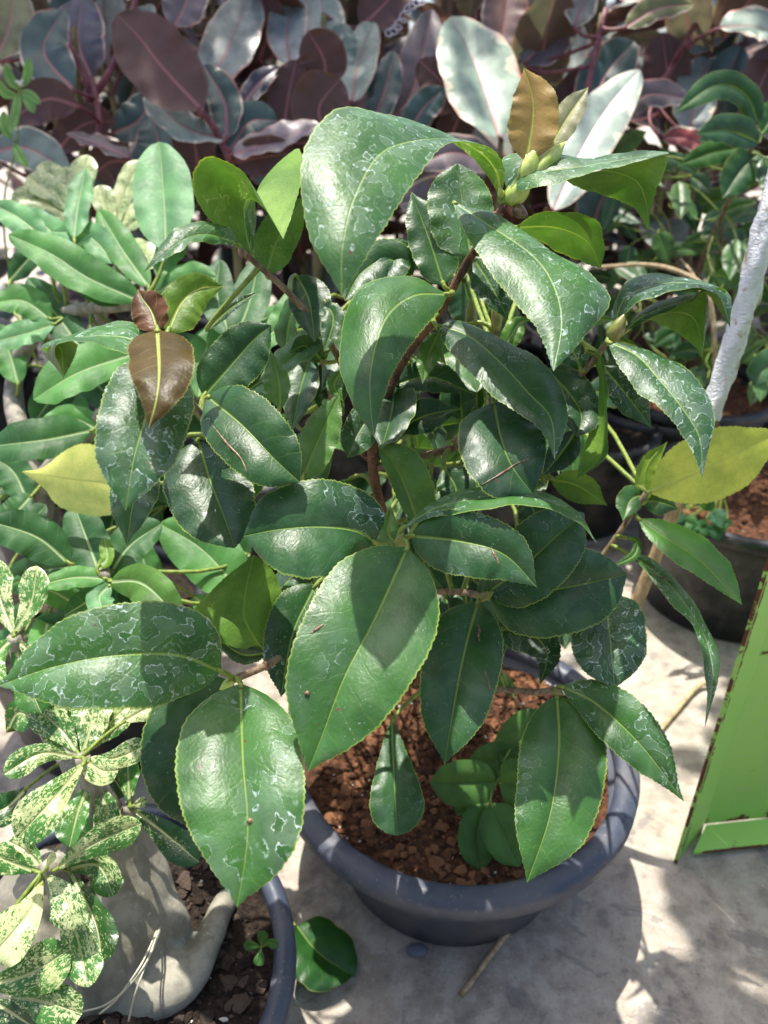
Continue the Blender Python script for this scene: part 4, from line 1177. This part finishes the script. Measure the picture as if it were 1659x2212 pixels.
# pale variegated desert rose further back
vf = np.array((-0.42, 0.86, 0.0))
make_pot(tuple(vf), 0.11, 0.085, 0.15, 0.012, 'plastic pot under the pale cream desert rose in the back', M['black_pot'], M['dark_soil'], .018, 80, 13)
VP = Plant('desert_rose', (vf[0], vf[1], .13), 'pale cream and green desert rose rosette behind the plain green one', 'plant', M['mottled'], M['petiole'])
v0 = vf + (0, 0, .125)
VP.lean = 24.0
VP.stem([v0, v0 + (.01, 0, .15), P(150, 560, .80), P(170, 480, .76)], [.022, .014, .008, .005], M['grey_stem'])
VP.stem([v0 + (.005, 0, .12), P(250, 600, .80), P(250, 500, .77)], [.014, .008, .005], M['grey_stem'])
for pts, w in [([(168, 485), (110, 440), (25, 420)], 32), ([(170, 480), (130, 410), (90, 350)], 30), ([(172, 480), (175, 410), (190, 335)], 32), ([(170, 490), (100, 490), (60, 500)], 30),
               ([(165, 470), (120, 420), (60, 380)], 30), ([(175, 480), (150, 400), (140, 360)], 28), ([(245, 510), (265, 430), (302, 345)], 28), ([(250, 510), (310, 470), (350, 500)], 32), ([(248, 505), (230, 450), (215, 400)], 26),
               ([(250, 515), (300, 540), (330, 580)], 30), ([(252, 510), (320, 440), (400, 480)], 30)]:
    VP.leaf(pts, w, (.765, .75), (0.10, 0.20, 0.05), prof='obovate', serr=0, amount=.85, n=25, stalk_r=.0014, wave=.001)

# ------------------------------------------------------------------ rubber plants behind
GREY, TEAL, OLV, MAUVE, DARK = (0.16, 0.21, 0.185), (0.05, 0.095, 0.085), (0.13, 0.14, 0.05), (0.15, 0.12, 0.13), (0.05, 0.04, 0.045)
def rubber(px, d, top_py, label, extra=()):
    base = P(px, 600, d); base[2] = 0
    pot = make_pot((base[0], base[1], 0), .12, .09, .16, .012, label[1], M['black_pot'], M['dark_soil'], .018, 40, int(px) % 97, group='pots of the rubber plants')
    p = Plant('rubber_plant', (base[0], base[1], .14), label[0], 'plant', M['ficus'], M['red_stem'], 'rubber plants behind the camellia')
    top = P(px, top_py, d)
    mid = (base + top) / 2 + (rnd.uniform(-.02, .02), rnd.uniform(-.02, .02), 0)
    b = base + (0, 0, .135)
    p.stem([b, mid, top], [.009, .007, .004], M['olive_stem'])
    for e in extra:
        p.stem([P(*q) for q in e], [.0055, .0045, .0035], M['red_stem'], 'branch')
    return p
def RL(p, pts, w, d, col, amt, **kw):
    p.leaf(pts, w, d, col, prof=kw.pop('prof', 'elliptic'), serr=0, wave=kw.pop('wave', .002), amount=amt, stalk_r=.0026, n=29, bulge=.05, **kw)
pot_l = 'dark plastic pot holding a rubber plant in the back'
RA = rubber(160, 1.0, 60, ('rubber plant with dark teal and brown leaves behind the pale desert rose', pot_l), [[(160, 300, 1.0), (190, 190, .99), (110, 20, 1.0)], [(160, 260, 1.0), (240, 150, .98), (300, -20, .99)], [(175, 420, .97), (215, 280, .97), (200, 170, .98)]])
RB = rubber(495, .93, 330, ('rubber plant with one broad purple-brown leaf turned to show its underside', pot_l), [[(500, 350, .93), (470, 290, .92), (432, 236, .90)]])
RC = rubber(1082, .98, 300, ('rubber plant with a big round cream and green leaf behind the new bronze leaves', pot_l))
RD = rubber(1300, 1.03, 30, ('rubber plant with a long pale pink-ribbed leaf above the camellia', pot_l), [[(1195, 470, 1.0), (1190, 440, .97), (1200, 420, .96)], [(1250, 380, 1.03), (1270, 190, 1.02), (1308, 20, 1.02)]])
RE = rubber(1480, 1.12, 20, ('rubber plant with a slanting olive stem and purple leaves above the dark shrub', pot_l), [[(1410, 215, 1.08), (1470, 110, 1.09), (1535, -10, 1.10)]])
RG = rubber(700, 1.08, 30, ('rubber plant with grey pink-edged leaves and a red-brown underside, above the arching camellia leaf', pot_l), [[(690, 300, 1.05), (720, 180, 1.05), (700, 60, 1.06)]])
# left plant
RL(RA, [(160, 195), (95, 110), (138, 20)], (55, 52), (.95, .97), TEAL, .30)
RL(RA, [(170, 230), (100, 215), (20, 262)], (40, 44), (.93, .92), DARK, .1, flip=True)
RL(RA, [(-20, 330), (60, 320), (150, 375)], (46, 44), (.92, .90), GREY, .4)
RL(RA, [(285, 345), (220, 315), (143, 288)], (34, 30), (.93, .92), MAUVE, .25, roll=45)
RL(RA, [(285, 350), (240, 350), (200, 380)], (40, 40), (.94, .95), DARK, .1, flip=True)
RL(RA, [(-10, 130), (20, 60), (30, -30)], (55, 55), (.98, 1.0), OLV, .1)
RL(RA, [(200, 170), (170, 90), (180, -10)], (60, 56), (1.02, 1.04), (.07, .07, .10), .1)
RL(RA, [(255, 100), (300, 60), (330, 10)], (30, 30), (.99, 1.0), GREY, .5)
RL(RA, [(240, 290), (300, 260), (330, 200)], (46, 46), (1.02, 1.03), TEAL, .1)
RL(RA, [(120, 330), (180, 270), (250, 262)], (40, 40), (1.0, 1.0), DARK, .1, flip=True)
RL(RA, [(300, 380), (340, 320), (330, 250)], (48, 48), (1.0, 1.01), TEAL, .05)
# purple leaf and neighbours
RL(RB, [(438, 240), (350, 145), (300, 80), (252, 32)], (76, 76), (.90, .88), MAUVE, .1, flip=True, up=6)
RL(RB, [(488, 302), (400, 275), (314, 200)], (36, 42), (.92, .91), (.24, .30, .27), .55, up=30)
RL(RB, [(490, 300), (485, 220), (440, 140)], (38, 36), (.925, .94), TEAL, .15)
RL(RB, [(495, 330), (540, 265), (600, 260)], (42, 44), (.93, .94), TEAL, .1)
RL(RB, [(500, 335), (580, 310), (690, 268)], (34, 40), (.92, .90), (.22, .18, .20), .1, up=30)
RL(RB, [(505, 350), (560, 340), (640, 330)], (40, 40), (.93, .92), DARK, 0, flip=True)
RL(RB, [(515, 240), (560, 180), (605, 145)], (22, 24), (.96, .98), (.05, .045, .07), .05)
RL(RB, [(440, 200), (490, 110), (545, -20)], (66, 60), (1.0, 1.02), (.24, .28, .26), .5, up=25)
RL(RB, [(375, 60), (400, 10), (420, -60)], (50, 50), (1.0, 1.0), MAUVE, .3)
RL(RB, [(430, 380), (420, 310), (400, 250)], (46, 46), (1.0, 1.0), DARK, .0, flip=True)
# middle
RL(RG, [(610, 290), (625, 200), (640, 128)], (40, 42), (1.0, 1.0), DARK, 0, flip=True)
RL(RG, [(700, 190), (700, 130), (665, 68)], (50, 50), (.99, .98), (.11, .03, .02), .3, flip=True)
RL(RG, [(700, 285), (690, 230), (735, 170)], (62, 62), (.97, .97), OLV, .0, flip=True)
RL(RG, [(625, 140), (620, 70), (640, -20)], (44, 44), (1.04, 1.06), (.24, .28, .28), .5, up=25)
RL(RG, [(690, 130), (700, 60), (690, -20)], (46, 46), (1.05, 1.07), (.24, .30, .27), .55, up=25)
RL(RG, [(760, 220), (775, 130), (805, 45)], (42, 40), (1.03, 1.05), (.22, .29, .25), .45, up=25)
RL(RG, [(720, 160), (735, 110), (740, 50)], (36, 36), (1.06, 1.07), (.12, .19, .16), .2)
RL(RG, [(800, 280), (830, 200), (850, 110)], (34, 34), (1.06, 1.08), TEAL, .3)
RL(RG, [(840, 260), (890, 200), (935, 20)], (44, 46), (1.08, 1.1), MAUVE, .35)
RL(RG, [(950, 250), (960, 190), (905, 130)], (40, 44), (1.05, 1.06), DARK, .2, flip=True)
RL(RG, [(880, 300), (910, 240), (960, 190)], (34, 34), (1.02, 1.0), TEAL, .25)
RL(RG, [(960, 320), (990, 260), (1010, 210)], (40, 40), (1.06, 1.08), DARK, .1, flip=True)
RL(RG, [(560, 130), (580, 60), (560, -20)], (40, 40), (1.1, 1.1), DARK, .1, flip=True)
RL(RG, [(780, 60), (820, 20), (880, -40)], (50, 46), (1.1, 1.12), DARK, .1, flip=True)
# right
RL(RC, [(1079, 298), (1032, 160), (1005, 95), (975, 36)], (92, 84), (.97, .93), (.27, .37, .29), .66, fold=-4, up=33)
RL(RD, [(1196, 455), (1258, 320), (1318, 225), (1383, 150)], (60, 52), (.925, .915), (.30, .38, .33), .62, fold=-4, up=24)
RL(RD, [(1130, 140), (1190, 70), (1240, -30)], (56, 60), (1.06, 1.06), MAUVE, .35)
RL(RD, [(1080, 110), (1090, 40), (1100, -40)], (50, 52), (1.08, 1.08), (.20, .13, .12), .3)
RL(RD, [(1265, 255), (1310, 160), (1370, 90)], (54, 56), (1.04, 1.05), TEAL, .35)
RL(RD, [(1330, 255), (1400, 205), (1492, 215)], (30, 32), (1.02, 1.0), MAUVE, .25)
RL(RD, [(1240, 60), (1255, 0), (1240, -60)], (36, 36), (1.02, 1.02), (.22, .22, .2), .55)
RL(RD, [(1190, 260), (1230, 210), (1290, 140)], (36, 36), (1.08, 1.08), DARK, .1, flip=True)
RL(RD, [(1350, 60), (1420, 20), (1500, 10)], (26, 30), (1.0, 1.0), OLV, .55)
RL(RD, [(1420, 250), (1440, 170), (1430, 70)], (52, 56), (1.12, 1.13), DARK, 0, flip=True)
RL(RE, [(1555, 60), (1640, 60), (1740, 110)], (62, 58), (1.0, .98), (.22, .30, .25), .65, up=30)
RL(RE, [(1490, 290), (1500, 210), (1530, 120)], (48, 46), (1.06, 1.07), (.20, .25, .25), .50, up=28)
RL(RE, [(1540, 290), (1560, 200), (1600, 100)], (50, 50), (1.1, 1.12), TEAL, .2)
RL(RE, [(1610, 260), (1640, 190), (1680, 100)], (50, 50), (1.08, 1.1), DARK, 0, flip=True)
RL(RE, [(1430, 300), (1480, 300), (1540, 330)], (22, 26), (1.05, 1.04), (.25, .05, .05), .6)
RL(RE, [(1590, 60), (1620, 10), (1660, -40)], (60, 60), (1.1, 1.1), (.13, .14, .18), .2)
RL(RE, [(1480, 110), (1540, 60), (1570, -20)], (36, 40), (1.12, 1.12), (.12, .14, .15), .2)
# below / between
RL(RC, [(1080, 360), (980, 330), (900, 360)], (40, 40), (.98, .96), MAUVE, .3)
RL(RC, [(1060, 420), (960, 430), (860, 440)], (50, 50), (1.0, .98), MAUVE, .2)
RL(RD, [(1270, 520), (1300, 430), (1340, 360)], (50, 50), (1.03, 1.04), TEAL, .1)

# leaf shapes shared by the plants further back
def shared_leaf(i):
    n = 21
    t = np.linspace(0, 1, n)
    ln, wd = rf.uniform(.15, .20), rf.uniform(.034, .045)
    cv = rf.uniform(.1, .5)
    Mw = np.stack([0 * t, ln * t, -cv * ln * t * t * .5], 1)
    wp_ = smooth_interp(t, *PROF['elliptic']) * wd
    up_ = rf.uniform(-.05, .25)
    L = Mw + np.stack([-wp_, 0 * t, wp_ * up_], 1)
    Rr = Mw + np.stack([wp_, 0 * t, wp_ * up_], 1)
    V, Fc, UV, MET, mi = leaf_mesh('leaf', L, Mw, Rr, np.array((0, .08, 5.0)), nv=3, wave=.002, stalk=[(0, -.035, -.006), (0, -.015, -.001), (0, 0.004, 0)], stalk_r=.0024)
    me = bpy.data.meshes.new('leaf')
    me.from_pydata([tuple(v) for v in V], [], Fc)
    me.materials.append(M['ficus']); me.materials.append(M['red_stem'])
    me.polygons.foreach_set('material_index', np.asarray(mi, dtype=np.int32))
    me.polygons.foreach_set('use_smooth', np.ones(len(Fc), dtype=bool))
    set_uvs(me, UV, MET)
    return me
SH = [shared_leaf(i) for i in range(6)]
spots = [(-1.05 + .30 * i + (.15 if r % 2 else 0) + rnd.uniform(-.04, .04), 1.36 + .26 * r + rnd.uniform(-.04, .04)) for r in range(5) for i in range(8)]
for k, (x, y) in enumerate(spots):
    row = 'middle' if y < 1.75 else ('far' if y < 2.0 else 'farthest')
    gl = 'rubber plants in the %s back row' % row
    hgt = rnd.uniform(.62, .80) + (y - 1.25) * .28
    p = Plant('rubber_plant', (x, y, 0), 'dark rubber plant crowded into the %s row of purple foliage' % row, 'plant', M['ficus'], M['red_stem'], gl)
    base = np.array((x, y, 0.0))
    if y < 1.5:
        make_pot((x, y, 0), .125, .095, .18, .012, 'dark plastic pot in the shade under the purple foliage', M['black_pot'], M['dark_soil'], .02, 30, k, group='pots in the shade of the back row')
    top = base + (rnd.uniform(-.06, .06), rnd.uniform(-.06, .06), hgt)
    p.stem([base, (base + top) / 2 + (rnd.uniform(-.03, .03), 0, 0), top], [.010, .008, .004], M['olive_stem'], 'stem', 6)
    c = np.array(p.samples)
    nl = 36
    for i in range(nl):
        f = .12 + .88 * i / (nl - 1)
        s = c[min(len(c) - 1, int(f * (len(c) - 1)))]
        az = i * 2.4 + rnd.uniform(-.5, .5)
        el = R(rnd.uniform(-10, 70)) if i < nl - 3 else R(rnd.uniform(60, 85))
        q = Matrix.Rotation(az, 4, 'Z') @ Matrix.Rotation(el, 4, 'X') @ Matrix.Rotation(R(rnd.uniform(-35, 35)), 4, 'Y')
        o = bpy.data.objects.new('leaf', rnd.choice(SH))
        COL.objects.link(o)
        o.parent = p.root
        dirv = q.to_3x3() @ Vector((0, .035, .006))
        o.matrix_local = Matrix.Translation(Vector(s - base) + dirv) @ q @ Matrix.Scale(rnd.uniform(.8, 1.1), 4)
        o.color = (*rnd.choice([GREY, TEAL, MAUVE, DARK, (.10, .06, .06), (.28, .31, .28), (.26, .17, .17)]), rnd.uniform(0, .6))

# ------------------------------------------------------------------ shaded shrub on the right
SBf = CPOT + (0, 0, .155)
S = Plant('camellia_shrub', tuple(SBf), 'shaded dark green camellia shrub with small leaves behind the wrapped stake', 'shrub', M['camellia'], M['petiole'])
tops = [P(1640, 280, .80), P(1560, 480, .95), P(1450, 520, 1.0), P(1680, 520, .90), P(1380, 640, 1.0), P(1600, 700, .98), P(1500, 380, 1.02)]
for tp in tops:
    S.stem([SBf, SBf * .6 + tp * .4 + (rf.uniform(-.03, .03), 0, .02), tp], [.006, .004, .002], M['twig'], 'branch', 6)
S.leaf([(1638, 268), (1610, 205), (1545, 185), (1455, 246)], (30, 36), (.80, .77), (.022, .075, .018), amount=.05, prof='broad')
S.leaf([(1640, 308), (1570, 283), (1502, 290)], (38, 34), (.80, .77), (.020, .070, .022), amount=.05, prof='broad')
S.leaf([(1600, 320), (1540, 330), (1460, 360)], (26, 30), (.83, .82), (.03, .10, .02), amount=0)
S.leaf([(1645, 290), (1680, 230), (1700, 200)], (30, 30), (.80, .80), (.025, .09, .02), amount=0)
S.leaf([(1640, 330), (1600, 370), (1560, 430)], (40, 40), (.83, .82), DK, amount=0, prof='broad')
S.leaf([(1650, 340), (1680, 400), (1690, 450)], (40, 40), (.82, .80), DK, amount=0, prof='broad')
S.leaf([(1700, 780), (1650, 800), (1630, 840)], (40, 40), (.80, .79), (.03, .09, .03), amount=.2, prof='broad')
for i in range(110):
    x, y = rf.uniform(1290, 1720), rf.uniform(330, 830)
    dd = rf.uniform(.88, 1.12)
    if dd < .95 and x < 1420:
        dd += .1
    L_ = rf.uniform(55, 100)
    b = rf.uniform(-.8, 3.9)
    S.leaf([(x, y), (x + .5 * L_ * math.cos(b), y + .5 * L_ * math.sin(b) - 6), (x + L_ * math.cos(b), y + L_ * math.sin(b))], rf.uniform(17, 28), (dd, dd - rf.uniform(-.02, .05)),
           rf.choice([DK, DK2, MD, (.02, .07, .02), (.05, .12, .03)]), roll=rf.uniform(-50, 50), amount=rf.uniform(0, .3), prof=rf.choice(['camellia', 'broad']), n=17, serr=0, stalk_r=.0009)

# dry stems behind the stake
dv = thing('dry_vine', tuple(PZ(1560, 950, .17)), 'bare brown dry vine arching out of the back pot', 'vine')
tube('stem', [PZ(1545, 950, .17), P(1545, 800, .90), P(1540, 690, .88), P(1520, 620, .88), P(1460, 585, .90), P(1390, 572, .92), P(1290, 578, .94)], [.004, .004, .0035, .003, .003, .0028, .002], M['dry'], dv, 8)
tube('stem', [P(1542, 700, .88), P(1500, 600, .9), P(1470, 560, .92)], [.003, .002, .0015], M['dry'], dv, 8)

# round-leaved weed in the black pot
wf = PZ(1540, 1130, .152)
Q = Plant('weed_plant', tuple(wf), 'low round-leaved green weed growing in the black pot beside the red soil', 'weed', M['weed'], M['petiole'])
Q.stem([wf, wf + (.005, 0, .03), wf + (-.01, -.02, .055)], [.0014, .0012, .001], M['petiole'])
for i in range(12):
    x, y = rf.uniform(1470, 1590), rf.uniform(1075, 1150)
    b = rf.uniform(0, 6.28)
    Q.leaf([(x, y), (x + 22 * math.cos(b), y + 22 * math.sin(b)), (x + 44 * math.cos(b), y + 44 * math.sin(b))], 20, (.84, .83), rf.choice([(.05, .15, .05), (.04, .12, .06)]), prof='ovate', serr=0, amount=0, n=13, stalk_r=.0008)

# slim weed in front of the left rubber plant
hf = PZ(20, 1000, 0.0)
hf = np.array((P(30, 300, .80)[0], P(30, 300, .80)[1], 0.0))
H = Plant('wild_herb', tuple(hf), 'slim green herb with narrow leaves and tiny white florets at the far side', 'herb', M['weed'], M['petiole'])
H.stem([hf, P(25, 600, .82), P(38, 300, .80), P(45, 190, .79)], [.0018, .0015, .0012, .0008], M['petiole'])
for pts in ([(45, 190), (60, 165), (62, 125)], [(42, 195), (22, 170), (12, 138)], [(48, 200), (60, 215), (75, 245)], [(44, 200), (62, 205), (88, 225)], [(40, 200), (35, 240), (22, 290)], [(38, 210), (10, 200), (-5, 172)], [(30, 310), (45, 340), (62, 362)], [(25, 300), (12, 280), (8, 240)]):
    H.leaf(pts, 11, (.79, .785), (.14, .30, .09), prof='elliptic', serr=0, amount=0, n=15, stalk_r=.0006, wave=0)
for q in ((45, 186, .788), (38, 182, .79), (50, 180, .79), (12, 212, .79)):
    bud(H, P(*q), P(q[0], q[1] - 9, q[2]), .0028, M['flower'], 'floret')

# ------------------------------------------------------------------ small things on the ground
g0, g1 = PZ(1165, 1925, .006), PZ(996, 2150, .004)
sk = thing('dry_stick', tuple(g0), 'thin straw-coloured dry stick lying on the concrete against the pot', 'stick')
tube('stalk', [PZ(1180, 1900, .012), g0 * .5 + g1 * .5 + (0, 0, .003), g1], [.0022, .0026, .0020], M['dry'], sk, 8, 24, .08)
k0, k1 = PZ(1500, 1490, .006), PZ(1400, 1610, .004)
sk2 = thing('dry_stick', tuple(k0), 'short dry stick lying on the sunlit concrete behind the camellia pot', 'stick')
tube('stalk', [PZ(1545, 1470, .010), k0, k1], [.0028, .003, .002], M['dry'], sk2, 8, 20, .08)

fl0, flm, fl1 = PZ(640, 2000, .030), PZ(690, 2060, .020), PZ(765, 2110, .006)
t_ = np.linspace(0, 1, 33)
Mw = spline([fl0, flm, fl1], 33)
ax = fl1 - fl0
side = np.cross(ax, (0, 0, 1)); side /= np.linalg.norm(side)
wp_ = smooth_interp(t_, *PROF['elliptic']) * .027
root = thing('fallen_leaf', tuple(fl1), 'single dark green leaf lying on the concrete between the two pots', 'leaf')
V, Fc, UV, MET, mi = leaf_mesh('leaf', Mw - side * wp_[:, None] + (0, 0, -.002), Mw, Mw + side * wp_[:, None] + (0, 0, .004), CO, stalk=[PZ(600, 1960, .006), PZ(615, 1975, .02), fl0], wave=.001)
o = link_mesh('blade', V, Fc, None, root, Mw[0], mats=[M['camellia'], M['petiole']], mi=mi)
set_uvs(o.data, UV, MET)
o.color = (0.020, 0.085, 0.016, 0.06)

def pebble(px, py, r, label, mat, squash=.5):
    c = PZ(px, py, r * squash * .8)
    V, Fc = [], []
    rs = np.random.RandomState(int(px))
    for i in range(9):
        ph = math.pi * i / 8
        for k in range(14):
            th = 2 * math.pi * k / 14
            rr = r * (1 + .12 * math.sin(2 * th + px) + .05 * rs.uniform(-1, 1))
            V.append(c + np.array((rr * math.sin(ph) * math.cos(th), rr * .8 * math.sin(ph) * math.sin(th), r * squash * math.cos(ph))))
    for i in range(8):
        for k in range(14):
            Fc.append((i * 14 + k, (i + 1) * 14 + k, (i + 1) * 14 + (k + 1) % 14, i * 14 + (k + 1) % 14))
    o = link_mesh('pebble', V, Fc, mat, None, c)
    return tag(o, label, 'pebble')
pebble(900, 2052, .008, 'flat blue-grey pebble at the front foot of the camellia pot', M['stone'], .45)

# silvery curled thread caught among the rubber leaves
tp = []
for i in range(60):
    f = i / 59
    x, y = 838 + 75 * f, 72 - 75 * f
    tp.append(P(x + 10 * math.cos(i * .8), y + 8 * math.sin(i * .8) + 8 * math.sin(f * 7), .975))
o, _ = tube('curled_thread', tp, [.0007, .0007], M['silver'], None, 5, 220, 0)
tag(o, 'silvery curled thread caught on the rubber plant leaves', 'thread')

# ------------------------------------------------------------------ unseen tree, added overhead to dapple the light on plants and ground
tf = np.array((1.95, 1.5, 0.0))
tree = thing('added_shade_tree', tuple(tf), 'added unseen tree with leafy branches that dapple the light on the pots', 'tree')
tube('trunk', [tf, tf + (-.03, .05, .7), tf + (-.12, .12, 1.45), tf + (-.25, .2, 2.3)], [.055, .046, .036, .022], M['grey_stem'], tree, 10)
limbs = [[tf + (-.12, .12, 1.45), (1.2, 1.3, 1.7), (.7, .95, 1.76), (.25, .8, 1.72)],
         [tf + (-.2, .17, 1.9), (1.0, 1.95, 2.2), (.2, 2.1, 2.28), (-.6, 2.0, 2.25), (-1.1, 1.9, 2.2)],
         [tf + (-.22, .18, 2.1), (1.0, 2.5, 2.4), (.2, 2.6, 2.45), (-.7, 2.5, 2.4)]]
for l in limbs:
    tube('limb', l, [.020, .014, .009, .004], M['grey_stem'], tree, 8)
rt = np.random.RandomState(12)
V, Fc = [], []
clumps = [(rt.uniform(.06, .50), rt.uniform(.62, 1.0), rt.uniform(1.60, 1.85), rt.uniform(.05, .085)) for _ in range(20)]
clumps += [(rt.uniform(-1.5, .95), rt.uniform(1.42, 2.6), rt.uniform(2.1, 2.5), rt.uniform(.09, .17)) for _ in range(78)]
clumps += [(rt.uniform(-1.2, -.6), rt.uniform(1.28, 1.7), 2.2, .12) for _ in range(9)]
clumps = [c for c in clumps if not (c[2] < 2.0 and abs(c[0] - .15) < .10 and c[1] > .78)]
clumps += [(x - .183, y + .452, 1.7, .058) for x, y in ((.30, .315), (.34, .25), (.25, .37), (.40, .30), (.37, .19))]
clumps = [c for c in clumps if c[2] > 2.0 or min(math.hypot(c[0] - a, c[1] - b) for a, b in ((-.044, .67), (.008, .653), (.135, .855), (-.016, .71))) > .085]
clumps = [c for c in clumps if not (c[2] > 2.0 and abs(c[0] - .04) < .24 and c[1] < 1.78)]
for cx, cy, cz_, cr in clumps:  # clump layout shaped for where shade and sun should fall
    for _ in range(int(30 * cr / .09)):
        c = np.array((cx, cy, cz_)) + rt.normal(0, cr * .6, 3)
        a, el, ln, wd = rt.uniform(0, 6.283), rt.uniform(-.7, .3), rt.uniform(.045, .085), rt.uniform(.014, .025)
        f = np.array((math.cos(a) * math.cos(el), math.sin(a) * math.cos(el), math.sin(el)))
        sd = np.cross(f, (0, 0, 1)); sd /= np.linalg.norm(sd)
        u_ = np.cross(sd, f)
        o = len(V)
        V += [c, c + f * ln * .3 + sd * wd + u_ * .004, c + f * ln * .7 + sd * wd * .8 + u_ * .003, c + f * ln, c + f * ln * .7 - sd * wd * .8 + u_ * .003, c + f * ln * .3 - sd * wd + u_ * .004, c + f * ln * .5 - u_ * .002]
        Fc += [(o, o + 1, o + 6), (o + 1, o + 2, o + 6), (o + 2, o + 3, o + 6), (o + 3, o + 4, o + 6), (o + 4, o + 5, o + 6), (o + 5, o, o + 6)]
link_mesh('crown', V, Fc, simple('added_tree_leaf', (.045, .11, .025), .5), tree, tf)

# ------------------------------------------------------------------ unseen leafy screen, added behind the camera to darken reflections and front fill
rh = np.random.RandomState(33)
hd = thing('added_hedge', (0, -1.55, 0), 'tall dense green hedge on the other side of the aisle', 'added_hedge')
for i in range(9):
    x = -2.6 + .65 * i
    tube('stem', [(x, -1.55, 0), (x + .05, -1.5, .6), (x - .03, -1.58, 1.35)], [.02, .016, .008], M['grey_stem'], hd, 6)
V, Fc = [], []
for _ in range(6500):
    c = np.array((rh.uniform(-2.9, 2.9), -1.55 + rh.normal(0, .16), .1 + 1.45 * rh.uniform(0, 1) ** .9))
    c[2] += .12 * math.sin(c[0] * 5) * (c[2] / 1.5)
    a, el, ln, wd = rh.uniform(0, 6.283), rh.uniform(-.8, .5), rh.uniform(.07, .13), rh.uniform(.025, .042)
    f = np.array((math.cos(a) * math.cos(el), math.sin(a) * math.cos(el), math.sin(el)))
    sd = np.cross(f, (0, 0, 1)); sd /= np.linalg.norm(sd)
    u_ = np.cross(sd, f)
    o = len(V)
    V += [c, c + f * ln * .3 + sd * wd + u_ * .006, c + f * ln * .7 + sd * wd * .8 + u_ * .005, c + f * ln, c + f * ln * .7 - sd * wd * .8 + u_ * .005, c + f * ln * .3 - sd * wd + u_ * .006, c + f * ln * .5 - u_ * .003]
    Fc += [(o, o + 1, o + 6), (o + 1, o + 2, o + 6), (o + 2, o + 3, o + 6), (o + 3, o + 4, o + 6), (o + 4, o + 5, o + 6), (o + 5, o, o + 6)]
h_ = link_mesh('foliage', V, Fc, simple('added_hedge_leaf', (.045, .11, .025), .5), hd, (0, -1.55, 0))
tag(h_, kind='stuff')
